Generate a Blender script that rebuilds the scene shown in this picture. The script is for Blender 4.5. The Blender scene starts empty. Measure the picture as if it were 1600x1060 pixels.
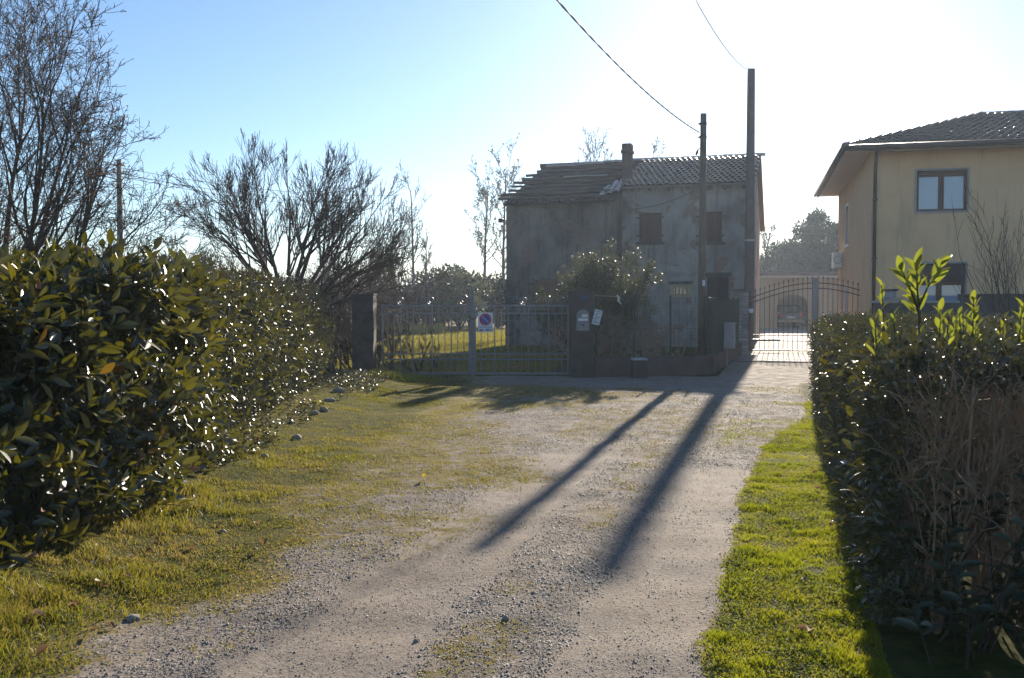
import bpy, math, random
import numpy as np
from mathutils import Vector, Matrix

# ------------------------------------------------------------------ camera, sky, sun, exposure
SC = bpy.context.scene
COL = SC.collection
R = math.radians
CAM_H, FPX, PITCH = 1.6, 1500.0, math.atan(55 / 1500.0)

cam_d = bpy.data.cameras.new('camera')
cam_d.sensor_width = 36.0
cam_d.lens = 36.0 * FPX / 1600.0
cam_d.clip_end = 2000
cam = bpy.data.objects.new('camera', cam_d)
COL.objects.link(cam)
cam.location = (0, 0, CAM_H)
cam.rotation_euler = (math.pi / 2 - PITCH, 0, 0)
SC.camera = cam

SUN_AZ, SUN_EL = R(15.5), R(18.6)          # azimuth clockwise from +Y
world = bpy.data.worlds.new('World')
SC.world = world
world.use_nodes = True
wn = world.node_tree
bg = wn.nodes['Background']
sky = wn.nodes.new('ShaderNodeTexSky')
sky.sky_type = 'NISHITA'
sky.sun_disc = False
sky.sun_elevation = SUN_EL
sky.sun_rotation = SUN_AZ
sky.air_density = 1.0
sky.dust_density = 0.25
sky.ozone_density = 4.4
wn.links.new(sky.outputs[0], bg.inputs[0])
bg.inputs[1].default_value = 0.065

sun_d = bpy.data.lights.new('sun', 'SUN')
sun_d.energy = 4.6
sun_d.angle = R(0.5)
sun_d.color = (1.0, 0.89, 0.74)
sun = bpy.data.objects.new('sun', sun_d)
COL.objects.link(sun)
to_sun = Vector((math.sin(SUN_AZ) * math.cos(SUN_EL), math.cos(SUN_AZ) * math.cos(SUN_EL), math.sin(SUN_EL)))
sun.rotation_euler = to_sun.to_track_quat('Z', 'Y').to_euler()

SC.view_settings.view_transform = 'Standard'
SC.view_settings.look = 'None'
SC.view_settings.exposure = 1.26
SC.view_settings.gamma = 1.0
SC.render.engine = 'CYCLES'
SC.cycles.max_bounces = 6
SC.cycles.diffuse_bounces = 3
SC.cycles.glossy_bounces = 2
SC.cycles.transmission_bounces = 3
SC.cycles.use_denoising = True
SC.cycles.volume_bounces = 0

rng = np.random.default_rng(7)
random.seed(7)

# ------------------------------------------------------------------ helpers
def at(u, v, D):
    """world point on the vertical plane y = D seen at photograph pixel (u, v)"""
    ca, sa = math.cos(PITCH), math.sin(PITCH)
    a, b = (u - 800) / FPX, (530 - v) / FPX
    d = Vector((a, ca + b * sa, -sa + b * ca))
    k = D / d.y
    return Vector((0, 0, CAM_H)) + d * k

def zat(v, D): return at(800, v, D).z
def xat(u, D): return at(u, 530, D).x

def hash2(ix, iy, seed):
    n = np.sin(ix * 127.1 + iy * 311.7 + seed * 74.7) * 43758.5453
    return n - np.floor(n)
def vnoise(x, y, seed=0):
    x = np.asarray(x, float); y = np.asarray(y, float)
    ix, iy = np.floor(x), np.floor(y); fx, fy = x - ix, y - iy
    fx = fx * fx * (3 - 2 * fx); fy = fy * fy * (3 - 2 * fy)
    a, b = hash2(ix, iy, seed), hash2(ix + 1, iy, seed)
    c, d = hash2(ix, iy + 1, seed), hash2(ix + 1, iy + 1, seed)
    return (a * (1 - fx) + b * fx) * (1 - fy) + (c * (1 - fx) + d * fx) * fy
def fbm(x, y, seed=0, o=3):
    s, a, t = 0, 1, 0
    for k in range(o):
        s = s + a * vnoise(np.asarray(x) * 2 ** k, np.asarray(y) * 2 ** k, seed + k); t += a; a *= .5
    return s / t
def sstep(a, b, x):
    t = np.clip((np.asarray(x, float) - a) / (b - a), 0, 1)
    return t * t * (3 - 2 * t)

def make_mesh(name, verts, faces, mat=None, smooth=False, attrs=None):
    me = bpy.data.meshes.new(name)
    verts = np.asarray(verts, np.float32).reshape(-1, 3)
    if isinstance(faces, np.ndarray) and faces.ndim == 2:
        n, k = faces.shape
        me.vertices.add(len(verts)); me.vertices.foreach_set('co', verts.ravel())
        me.loops.add(n * k); me.loops.foreach_set('vertex_index', faces.astype(np.int32).ravel())
        me.polygons.add(n)
        me.polygons.foreach_set('loop_start', np.arange(0, n * k, k, dtype=np.int32))
        me.polygons.foreach_set('loop_total', np.full(n, k, np.int32))
        me.update(calc_edges=True)
    else:
        me.from_pydata([tuple(v) for v in verts.tolist()], [], [tuple(f) for f in faces])
        me.update()
    if smooth: me.polygons.foreach_set('use_smooth', np.ones(len(me.polygons), bool))
    for k, arr in (attrs or {}).items():
        a = me.attributes.new(k, 'FLOAT', 'POINT')
        a.data.foreach_set('value', np.asarray(arr, np.float32))
    if mat: me.materials.append(mat)
    return me

def link(name, me, parent=None, **props):
    o = bpy.data.objects.new(name, me)
    COL.objects.link(o)
    if parent is not None: o.parent = parent
    for k, v in props.items(): o[k] = v
    return o

def thing(name, label, cat, loc=(0, 0, 0), rz=0.0, group=None):
    o = bpy.data.objects.new(name, None)
    COL.objects.link(o)
    o.location = loc; o.rotation_euler = (0, 0, rz)
    o.empty_display_size = .2
    o['label'] = label; o['category'] = cat
    if group: o['group'] = group
    return o

def tag(o, label, cat, group=None):
    o['label'] = label; o['category'] = cat
    if group: o['group'] = group
    return o

class MB:
    def __init__(s): s.v = []; s.f = []
    def add(s, vs, fs):
        n = len(s.v); s.v += [tuple(p) for p in vs]; s.f += [tuple(i + n for i in f) for f in fs]; return s
    def box(s, x0, x1, y0, y1, z0, z1):
        vs = [(x, y, z) for z in (z0, z1) for y in (y0, y1) for x in (x0, x1)]
        return s.add(vs, [(0, 2, 3, 1), (4, 5, 7, 6), (0, 1, 5, 4), (2, 6, 7, 3), (0, 4, 6, 2), (1, 3, 7, 5)])
    def bbox(s, x0, x1, y0, y1, z0, z1, b=.01):
        """box with chamfered vertical edges and top"""
        def ring(i, z): return [(x0 + i + b, y0 + i, z), (x1 - i - b, y0 + i, z), (x1 - i, y0 + i + b, z), (x1 - i, y1 - i - b, z),
                                (x1 - i - b, y1 - i, z), (x0 + i + b, y1 - i, z), (x0 + i, y1 - i - b, z), (x0 + i, y0 + i + b, z)]
        vs = ring(b * .6, z0) + ring(0, z0 + b) + ring(0, z1 - b) + ring(b * .6, z1)
        fs = [tuple(range(7, -1, -1)), tuple(range(24, 32))]
        for k in range(3):
            for j in range(8):
                a, c = k * 8 + j, k * 8 + (j + 1) % 8
                fs.append((a, c, c + 8, a + 8))
        return s.add(vs, fs)
    def tube(s, pts, rad, n=6, cap=True):
        pts = [Vector(p) for p in pts]
        if not hasattr(rad, '__len__'): rad = [rad] * len(pts)
        base = len(s.v); prev = None
        for i, p in enumerate(pts):
            t = (pts[min(i + 1, len(pts) - 1)] - pts[max(i - 1, 0)])
            if t.length < 1e-9: t = Vector((0, 0, 1))
            t.normalize()
            if prev is None:
                a = t.cross(Vector((0, 0, 1)) if abs(t.z) < .9 else Vector((1, 0, 0))).normalized()
            else:
                a = (prev - t * prev.dot(t)).normalized()
            prev = a; b = t.cross(a)
            for k in range(n):
                w = 2 * math.pi * k / n
                s.v.append(tuple(p + (a * math.cos(w) + b * math.sin(w)) * rad[i]))
        for i in range(len(pts) - 1):
            for k in range(n):
                q = base + i * n
                s.f.append((q + k, q + (k + 1) % n, q + n + (k + 1) % n, q + n + k))
        if cap:
            s.f.append(tuple(base + k for k in range(n - 1, -1, -1)))
            q = base + (len(pts) - 1) * n
            s.f.append(tuple(q + k for k in range(n)))
        return s
    def prism(s, poly, z0, z1):
        n = len(poly)
        vs = [(x, y, z0) for x, y in poly] + [(x, y, z1) for x, y in poly]
        return s.add(vs, [tuple(range(n - 1, -1, -1)), tuple(range(n, 2 * n))] + [(i, (i + 1) % n, n + (i + 1) % n, n + i) for i in range(n)])
    def beam(s, p0, p1, w, h):
        p0, p1 = Vector(p0), Vector(p1); t = (p1 - p0).normalized()
        a = t.cross(Vector((0, 0, 1)) if abs(t.z) < .95 else Vector((1, 0, 0))).normalized(); b = a.cross(t)
        vs = []
        for p in (p0, p1):
            for q, r_ in ((-1, -1), (1, -1), (1, 1), (-1, 1)): vs.append(p + a * q * w / 2 + b * r_ * h / 2)
        return s.add(vs, [(0, 1, 2, 3), (7, 6, 5, 4), (0, 4, 5, 1), (1, 5, 6, 2), (2, 6, 7, 3), (3, 7, 4, 0)])
    def xf(s, M):
        s.v = [tuple(M @ Vector(p)) for p in s.v]; return s
    def mesh(s, name, mat, smooth=False):
        return make_mesh(name, s.v, s.f, mat, smooth)
    def build(s, name, mat, parent=None, smooth=False, **props):
        return link(name, s.mesh(name, mat, smooth), parent, **props)

# ------------------------------------------------------------------ materials
def new_mat(name):
    m = bpy.data.materials.new(name); m.use_nodes = True
    nt = m.node_tree; b = nt.nodes['Principled BSDF']
    return m, nt, b
def N(nt, kind, **kw):
    n = nt.nodes.new(kind)
    for k, v in kw.items(): setattr(n, k, v)
    return n
def ramp(nt, stops, fac=None):
    n = nt.nodes.new('ShaderNodeValToRGB')
    e = n.color_ramp.elements
    while len(e) > 1: e.remove(e[-1])
    e[0].position = stops[0][0]; e[0].color = (*stops[0][1], 1)
    for p, c in stops[1:]:
        x = e.new(p); x.color = (*c, 1)
    if fac is not None: nt.links.new(fac, n.inputs[0])
    return n
def noise(nt, scale, detail=4, rough=.55, vec=None, dist=0):
    n = nt.nodes.new('ShaderNodeTexNoise')
    n.inputs['Scale'].default_value = scale; n.inputs['Detail'].default_value = detail
    n.inputs['Roughness'].default_value = rough; n.inputs['Distortion'].default_value = dist
    if vec is not None: nt.links.new(vec, n.inputs['Vector'])
    return n
def mixc(nt, fac, a, b, blend='MIX'):
    n = nt.nodes.new('ShaderNodeMix'); n.data_type = 'RGBA'; n.blend_type = blend
    for i, x in ((0, fac), (6, a), (7, b)):
        if hasattr(x, 'is_output'): nt.links.new(x, n.inputs[i])
        elif isinstance(x, (int, float)): n.inputs[i].default_value = x
        else: n.inputs[i].default_value = (*x, 1)
    return n.outputs[2]
def math_(nt, op, a, b=0.0, clamp=False):
    n = nt.nodes.new('ShaderNodeMath'); n.operation = op; n.use_clamp = clamp
    for i, x in ((0, a), (1, b)):
        if hasattr(x, 'is_output'): nt.links.new(x, n.inputs[i])
        else: n.inputs[i].default_value = x
    return n.outputs[0]
def bump(nt, b, h, strength=.5, dist=.02):
    n = nt.nodes.new('ShaderNodeBump'); n.inputs['Strength'].default_value = strength; n.inputs['Distance'].default_value = dist
    nt.links.new(h, n.inputs['Height']); nt.links.new(n.outputs[0], b.inputs['Normal'])

def simple(name, c1, c2=None, scale=8, rough=.8, bmp=.3, bdist=.01, metal=0, spec=.3, stretch=None, per_object=0.0):
    """colour varying between c1 and c2 by noise, with fine relief"""
    m, nt, b = new_mat(name)
    tc = N(nt, 'ShaderNodeTexCoord'); vec = tc.outputs['Object']
    if stretch:
        mp = N(nt, 'ShaderNodeMapping'); mp.inputs['Scale'].default_value = stretch
        nt.links.new(vec, mp.inputs[0]); vec = mp.outputs[0]
    c2 = c2 or tuple(x * .7 for x in c1)
    n1 = noise(nt, scale, 6, .6, vec)
    rp = ramp(nt, [(.3, c1), (.7, c2)], n1.outputs[0])
    out = rp.outputs[0]
    if per_object:
        oi = N(nt, 'ShaderNodeObjectInfo')
        hsv = N(nt, 'ShaderNodeHueSaturation')
        v = math_(nt, 'MULTIPLY_ADD', oi.outputs['Random'], per_object)
        nt.nodes[-1].inputs[2].default_value = 1 - per_object / 2
        nt.links.new(v, hsv.inputs['Value']); nt.links.new(out, hsv.inputs['Color']); out = hsv.outputs[0]
    nt.links.new(out, b.inputs['Base Color'])
    b.inputs['Roughness'].default_value = rough; b.inputs['Metallic'].default_value = metal
    b.inputs['Specular IOR Level'].default_value = spec
    if bmp:
        n2 = noise(nt, scale * 5, 5, .6, vec)
        bump(nt, b, n2.outputs[0], bmp, bdist)
    return m

def leaf_mat(name, stops, rough=.35, spec=.5, trans=.35, tcol=(.35, .42, .04), coat=0.0):
    """thin leaf: glossy skin, light shining through; colour runs along the per-leaf 'tint' value"""
    m, nt, b = new_mat(name)
    at_ = N(nt, 'ShaderNodeAttribute', attribute_name='tint')
    rp = ramp(nt, stops, at_.outputs['Fac'])
    nz = noise(nt, 14, 3)
    col = mixc(nt, .35, rp.outputs[0], nz.outputs['Color'], 'OVERLAY')
    nt.links.new(col, b.inputs['Base Color'])
    fr = math_(nt, 'FRACT', math_(nt, 'MULTIPLY', at_.outputs['Fac'], 37.7))
    rr_ = math_(nt, 'MULTIPLY_ADD', fr, .26); nt.nodes[-1].inputs[2].default_value = rough - .06
    nt.links.new(rr_, b.inputs['Roughness'])
    b.inputs['Specular IOR Level'].default_value = spec
    tr = N(nt, 'ShaderNodeBsdfTranslucent')
    tcn = mixc(nt, .5, rp.outputs[0], tcol, 'MIX')
    nt.links.new(tcn, tr.inputs['Color'])
    mx = N(nt, 'ShaderNodeMixShader'); mx.inputs[0].default_value = trans
    nt.links.new(b.outputs[0], mx.inputs[1]); nt.links.new(tr.outputs[0], mx.inputs[2])
    nt.links.new(mx.outputs[0], nt.nodes['Material Output'].inputs[0])
    return m

LAUREL = leaf_mat('laurel_leaf', [(0, (.020, .026, .008)), (.5, (.034, .046, .011)), (.7, (.085, .09, .012)), (.9, (.22, .17, .015)), (1, (.30, .10, .02))], .36, .85, .17, (.34, .31, .015))
PRIVET = leaf_mat('hedge_leaf', [(0, (.032, .038, .016)), (.5, (.06, .065, .02)), (.8, (.11, .09, .03)), (1, (.17, .10, .055))], .36, .9, .12, (.2, .18, .03))
SHOOT = leaf_mat('shoot_leaf', [(0, (.05, .09, .02)), (.6, (.11, .15, .025)), (1, (.20, .20, .025))], .3, .5, .42, (.45, .47, .03))
GRASS = leaf_mat('grass_blade', [(0, (.07, .13, .008)), (.45, (.15, .185, .012)), (.75, (.24, .20, .025)), (1, (.32, .24, .10))], .5, .3, .50, (.50, .50, .015))
VERGE = leaf_mat('verge_blade', [(0, (.06, .10, .012)), (.4, (.12, .13, .018)), (.7, (.19, .145, .035)), (1, (.29, .20, .10))], .55, .3, .45, (.40, .35, .025))
CLOVER = leaf_mat('clover_leaf', [(0, (.045, .09, .012)), (.6, (.09, .13, .018)), (1, (.16, .15, .03))], .75, .08, .4, (.3, .34, .03))
EVERG = leaf_mat('evergreen_leaf', [(0, (.018, .032, .014)), (.6, (.035, .055, .02)), (1, (.07, .08, .03))], .6, .12, .15, (.12, .15, .03))
OLIVE = leaf_mat('grey_green_leaf', [(0, (.07, .08, .045)), (.6, (.12, .13, .07)), (1, (.20, .20, .12))], .4, .6, .25, (.16, .17, .06))
DRYLEAF = leaf_mat('dry_leaf', [(0, (.16, .08, .04)), (.6, (.28, .17, .10)), (1, (.45, .33, .24))], .6, .3, .3, (.4, .22, .1))
YELLEAF = leaf_mat('yellow_leaf', [(0, (.6, .5, .03)), (1, (.6, .5, .03))], .5, .3, .3, (.6, .5, .05))
BARK = simple('bark', (.12, .092, .07), (.06, .048, .04), 12, .9, .5)
TWIG = simple('twig_brown', (.085, .06, .042), (.05, .036, .028), 15, .85, .3)
CUTTWIG = simple('cut_hedge_twig', (.40, .28, .185), (.20, .135, .09), 9, .85, .5)
PALEBARK = simple('pale_bark', (.12, .105, .085), (.07, .06, .05), 10, .9, .3)
DISTWIG = simple('thicket_twig', (.10, .08, .065), (.07, .055, .05), 2, .95, 0)

def ground_material():
    m, nt, b = new_mat('gravel_and_grass_ground')
    L = nt.links.new
    geo = N(nt, 'ShaderNodeNewGeometry'); pos = geo.outputs['Position']
    g = N(nt, 'ShaderNodeAttribute', attribute_name='grass').outputs['Fac']
    t = N(nt, 'ShaderNodeAttribute', attribute_name='track').outputs['Fac']
    dry = N(nt, 'ShaderNodeAttribute', attribute_name='dry').outputs['Fac']
    # gravel
    vo = N(nt, 'ShaderNodeTexVoronoi'); vo.inputs['Scale'].default_value = 42; L(pos, vo.inputs['Vector'])
    vo2 = N(nt, 'ShaderNodeTexVoronoi'); vo2.inputs['Scale'].default_value = 95; L(pos, vo2.inputs['Vector'])
    sep = N(nt, 'ShaderNodeSeparateColor'); L(vo.outputs['Color'], sep.inputs[0])
    sep2 = N(nt, 'ShaderNodeSeparateColor'); L(vo2.outputs['Color'], sep2.inputs[0])
    gv = ramp(nt, [(0, (.085, .078, .073)), (.35, (.18, .162, .145)), (.7, (.27, .235, .195)), (1, (.42, .37, .31))], sep.outputs[0])
    gv2 = ramp(nt, [(0, (.11, .096, .083)), (.5, (.20, .17, .14)), (1, (.34, .29, .24))], sep2.outputs[1])
    gravel = mixc(nt, .5, gv.outputs[0], gv2.outputs[0])
    n_big = noise(nt, 1.1, 5, .6, pos)
    earth = ramp(nt, [(.3, (.15, .115, .08)), (.6, (.22, .175, .125)), (.75, (.28, .235, .175))], noise(nt, 9, 6, .65, pos).outputs[0])
    pf = math_(nt, 'MULTIPLY', sstep_node(nt, n_big.outputs[0], .42, .6), .65)
    gravel = mixc(nt, pf, gravel, earth.outputs[0])
    # compacted wheel track
    tr = ramp(nt, [(.3, (.26, .205, .16)), (.55, (.35, .285, .23)), (.75, (.42, .35, .29))], noise(nt, 5, 7, .7, pos).outputs[0])
    speck = math_(nt, 'GREATER_THAN', sep2.outputs[0], .86)
    vo3 = N(nt, 'ShaderNodeTexVoronoi'); vo3.inputs['Scale'].default_value = 150; L(pos, vo3.inputs['Vector'])
    sep3 = N(nt, 'ShaderNodeSeparateColor'); L(vo3.outputs['Color'], sep3.inputs[0])
    grit = ramp(nt, [(0, (.10, .085, .072)), (.25, (.23, .19, .15)), (.7, (.33, .28, .23)), (.92, (.42, .37, .31)), (1, (.56, .52, .46))], sep3.outputs[0])
    trc = mixc(nt, .55, tr.outputs[0], grit.outputs[0])
    trc = mixc(nt, math_(nt, 'MULTIPLY', speck, .6), trc, (.10, .09, .08))
    damp = sstep_node(nt, noise(nt, 1.7, 5, .6, pos, .8).outputs[0], .50, .62)
    trc = mixc(nt, math_(nt, 'MULTIPLY', damp, .35), trc, (.15, .12, .095))
    tm = math_(nt, 'ADD', t, math_(nt, 'MULTIPLY_ADD', noise(nt, 3.5, 6, .7, pos).outputs[0], .9)); nt.nodes[-1]
    tmask = sstep_node(nt, math_(nt, 'SUBTRACT', tm, .45), .32, .62)
    base = mixc(nt, math_(nt, 'MULTIPLY', tmask, .68), gravel, trc)
    # moss and turf
    mossc = ramp(nt, [(.3, (.11, .09, .028)), (.5, (.18, .145, .05)), (.7, (.24, .185, .085))], noise(nt, 4, 6, .65, pos).outputs[0])
    turf = ramp(nt, [(.3, (.035, .042, .014)), (.55, (.075, .075, .022)), (.75, (.12, .09, .04))], noise(nt, 7, 6, .7, pos).outputs[0])
    gm = math_(nt, 'ADD', g, math_(nt, 'MULTIPLY', math_(nt, 'SUBTRACT', noise(nt, 6, 8, .75, pos).outputs[0], .5), 1.5))
    gmask = sstep_node(nt, gm, .42, .62)
    tfull = sstep_node(nt, g, .6, .95)
    gcol = mixc(nt, tfull, mossc.outputs[0], turf.outputs[0])
    drc = ramp(nt, [(.3, (.16, .12, .065)), (.7, (.27, .21, .12))], noise(nt, 3, 6, .7, pos).outputs[0])
    gcol = mixc(nt, dry, gcol, drc.outputs[0])
    base = mixc(nt, gmask, base, gcol)
    L(base, b.inputs['Base Color'])
    rr = mixc(nt, tmask, (.95, .95, .95), (.8, .8, .8))
    rr = mixc(nt, gmask, rr, (.9, .9, .9))
    L(rr, b.inputs['Roughness'])
    b.inputs['Specular IOR Level'].default_value = .02
    hg = math_(nt, 'ADD', math_(nt, 'MULTIPLY', vo.outputs['Distance'], -1.0), math_(nt, 'MULTIPLY', vo2.outputs['Distance'], -.6))
    amp = math_(nt, 'SUBTRACT', 1.0, math_(nt, 'MULTIPLY', tmask, .8))
    h = math_(nt, 'MULTIPLY', hg, amp)
    h = math_(nt, 'ADD', h, math_(nt, 'MULTIPLY', noise(nt, 30, 6, .7, pos).outputs[0], .8))
    bump(nt, b, h, .5, .012)
    return m
def sstep_node(nt, x, a, b):
    n = nt.nodes.new('ShaderNodeMapRange'); n.interpolation_type = 'SMOOTHSTEP'
    n.inputs['From Min'].default_value = a; n.inputs['From Max'].default_value = b
    nt.links.new(x, n.inputs['Value'])
    return n.outputs[0]

def render_wall_material(name, cols, dirt, scale=1.2, streak=True, bare=None, bmp=.5):
    """weathered lime render: blotches, streaks and patches where the coat has come away"""
    m, nt, b = new_mat(name)
    tc = N(nt, 'ShaderNodeTexCoord'); v = tc.outputs['Object']
    n1 = noise(nt, scale, 8, .65, v, .6)
    rp = ramp(nt, [(.3, cols[0]), (.5, cols[1]), (.7, cols[2])], n1.outputs[0])
    c = rp.outputs[0]
    if streak:
        mp = N(nt, 'ShaderNodeMapping'); mp.inputs['Scale'].default_value = (3.5, 3.5, .35); nt.links.new(v, mp.inputs[0])
        n2 = noise(nt, 1.3, 7, .7, mp.outputs[0])
        c = mixc(nt, math_(nt, 'MULTIPLY', sstep_node(nt, n2.outputs[0], .5, .72), .75), c, dirt)
    if bare:
        n3 = noise(nt, .75, 9, .62, v, .4)
        br = N(nt, 'ShaderNodeTexBrick'); br.inputs['Scale'].default_value = 5.0
        br.inputs['Color1'].default_value = (*bare, 1); br.inputs['Color2'].default_value = (*[x * .75 for x in bare], 1)
        br.inputs['Mortar'].default_value = (.22, .20, .18, 1)
        sx = N(nt, 'ShaderNodeSeparateXYZ'); nt.links.new(v, sx.inputs[0])
        cx = N(nt, 'ShaderNodeCombineXYZ'); nt.links.new(sx.outputs[0], cx.inputs[0]); nt.links.new(sx.outputs[2], cx.inputs[1])
        nt.links.new(cx.outputs[0], br.inputs['Vector'])
        mk = sstep_node(nt, n3.outputs[0], .565, .59)
        c = mixc(nt, math_(nt, 'MULTIPLY', mk, .8), c, br.outputs[0])
    nt.links.new(c, b.inputs['Base Color'])
    b.inputs['Roughness'].default_value = .9; b.inputs['Specular IOR Level'].default_value = .2
    n4 = noise(nt, 14, 8, .7, v)
    bump(nt, b, n4.outputs[0], bmp, .02)
    return m

GROUND = ground_material()
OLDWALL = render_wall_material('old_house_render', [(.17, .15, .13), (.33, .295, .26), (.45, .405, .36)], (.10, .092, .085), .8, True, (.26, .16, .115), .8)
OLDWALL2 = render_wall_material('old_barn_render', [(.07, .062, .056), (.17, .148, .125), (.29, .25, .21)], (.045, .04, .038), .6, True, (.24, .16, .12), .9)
YELWALL = render_wall_material('ochre_render', [(.68, .44, .25), (.77, .505, .29), (.82, .55, .32)], (.52, .36, .23), .7, True, None, .15)
SOFFIT = simple('soffit_paint', (.55, .48, .40), (.48, .42, .35), 3, .8, .1)
CONC = simple('old_concrete', (.17, .15, .13), (.075, .068, .058), 4, .9, .6, .02)
PILCONC = simple('mossy_concrete', (.10, .085, .072), (.045, .04, .034), 4, .9, .7, .02)
CONCWALL = simple('brown_concrete', (.14, .10, .082), (.08, .062, .054), 3, .9, .5, .02)
POLECONC = simple('pole_concrete', (.15, .13, .12), (.10, .09, .085), 6, .85, .3)
POLEWOOD = simple('pole_wood', (.22, .17, .12), (.12, .09, .065), 6, .85, .4, stretch=(6, 6, .6))
IRON = simple('gate_iron', (.22, .215, .22), (.15, .145, .15), 20, .42, .15, .003, metal=.3, spec=.5)
DARKIRON = simple('dark_iron', (.035, .036, .04), (.05, .045, .042), 15, .45, .15, .003, metal=.4, spec=.5)
PLANKBR = simple('shutter_plank', (.15, .075, .052), (.085, .05, .04), 5, .7, .3, stretch=(8, 8, .8), per_object=.4)
PLANKRED = simple('russet_plank', (.24, .145, .10), (.16, .10, .075), 5, .7, .3, stretch=(8, 8, .8), per_object=.3)
DOORWD = simple('door_wood', (.10, .075, .07), (.06, .05, .048), 5, .75, .3, stretch=(8, 8, .8), per_object=.3)
FRAMEPALE = simple('pale_wood_frame', (.46, .36, .24), (.36, .28, .18), 6, .7, .2)
ROOFWD = simple('grey_roof_timber', (.22, .185, .16), (.11, .095, .085), 4, .85, .5, stretch=(1, 6, 6), per_object=.5)
BOARDDK = simple('dark_roof_board', (.075, .06, .052), (.035, .03, .027), 4, .9, .5, stretch=(1, 6, 6), per_object=.7)
PURLIN = simple('dark_purlin', (.13, .105, .09), (.065, .055, .048), 4, .85, .5, stretch=(1, 6, 6), per_object=.5)
TILEDK = simple('dark_mossy_tile', (.12, .09, .075), (.06, .05, .042), 7, .8, .4, per_object=.5)
TILE = simple('clay_tile', (.50, .41, .34), (.32, .26, .22), 7, .40, .3, per_object=.5, spec=1.0)
TILE2 = simple('brown_tile', (.34, .27, .235), (.20, .165, .145), 6, .38, .25, per_object=.45, spec=1.0)
BRICK = simple('chimney_brick', (.14, .095, .078), (.08, .06, .052), 10, .9, .5)
METALP = simple('painted_metal_brown', (.05, .04, .038), (.06, .05, .045), 8, .4, .05, spec=.5)
GALV = simple('galvanised_metal', (.45, .46, .47), (.36, .37, .38), 10, .35, .1, metal=.7)
WHITE = simple('white_paint', (.78, .78, .77), (.70, .70, .69), 4, .5, .05)
PALEGREY = simple('pale_grey_paint', (.36, .345, .35), (.29, .28, .285), 4, .5, .1)
GREENSHEET = simple('green_shade_cloth', (.008, .042, .040), (.006, .028, .028), 5, .8, .4)
GREENPOST = simple('green_fence_paint', (.02, .07, .045), (.015, .05, .035), 5, .5, .1)
NETWIRE = simple('fence_wire', (.03, .07, .05), (.05, .05, .04), 8, .5, 0)
STONE = simple('field_stone', (.36, .33, .29), (.24, .22, .20), 9, .85, .5, per_object=.4)
PILSTONE = simple('split_stone', (.36, .325, .29), (.24, .22, .20), 6, .85, .6, .02, per_object=.5)
PLASTER_TAN = render_wall_material('tan_plaster', [(.30, .22, .14), (.34, .255, .165), (.38, .29, .19)], (.24, .18, .13), .8, True, None, .1)
BROWNTRIM = simple('brown_window_wood', (.11, .055, .035), (.085, .045, .03), 6, .45, .1)
RED = simple('sign_red', (.55, .03, .03), (.5, .03, .03), 5, .4, 0)
BLUE = simple('sign_blue', (.02, .06, .36), (.02, .05, .32), 5, .4, 0)
INK = simple('dark_ink', (.03, .04, .06), (.04, .05, .07), 5, .5, 0)
PAPER = simple('weathered_paper', (.70, .70, .66), (.58, .58, .55), 6, .8, .1)
PLATEBLUE = simple('plate_blue', (.04, .06, .16), (.03, .05, .12), 6, .4, 0)
BLACKPL = simple('black_plastic', (.025, .025, .027), (.035, .034, .034), 6, .5, .1)
LIDGREY = simple('grey_lid', (.40, .41, .43), (.32, .33, .35), 6, .45, .1)
CABLE = simple('black_cable', (.03, .03, .03), (.04, .04, .04), 6, .6, 0)
CARPAINT = simple('car_paint_dark', (.03, .032, .038), (.028, .03, .036), 2, .25, 0, spec=.6)
RUBBER = simple('rubber', (.02, .02, .02), (.03, .03, .03), 6, .9, 0)
TAILRED = simple('tail_light_red', (.4, .015, .012), (.35, .012, .01), 5, .25, 0)
PAVE = simple('paving_slab', (.25, .195, .165), (.19, .15, .13), 1.5, .85, .25, .01, per_object=.14)
DARKWALL = simple('garden_wall_stone', (.13, .115, .105), (.075, .068, .065), 4, .9, .6, .02)

def glass_mat(name, tint):
    m, nt, b = new_mat(name)
    b.inputs['Base Color'].default_value = (*tint, 1)
    b.inputs['Roughness'].default_value = .04
    b.inputs['Specular IOR Level'].default_value = .9
    b.inputs['Coat Weight'].default_value = .8
    b.inputs['Coat Roughness'].default_value = .03
    nz = noise(nt, 1.6, 2); bump(nt, b, nz.outputs[0], .04, .02)
    return m
GLASS = glass_mat('window_glass', (.30, .35, .44))
GLASSDK = glass_mat('dark_glass', (.015, .016, .02))
CURTAIN = simple('curtain', (.55, .56, .60), (.45, .47, .52), 3, .9, .2, stretch=(10, 1, 1))

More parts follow.
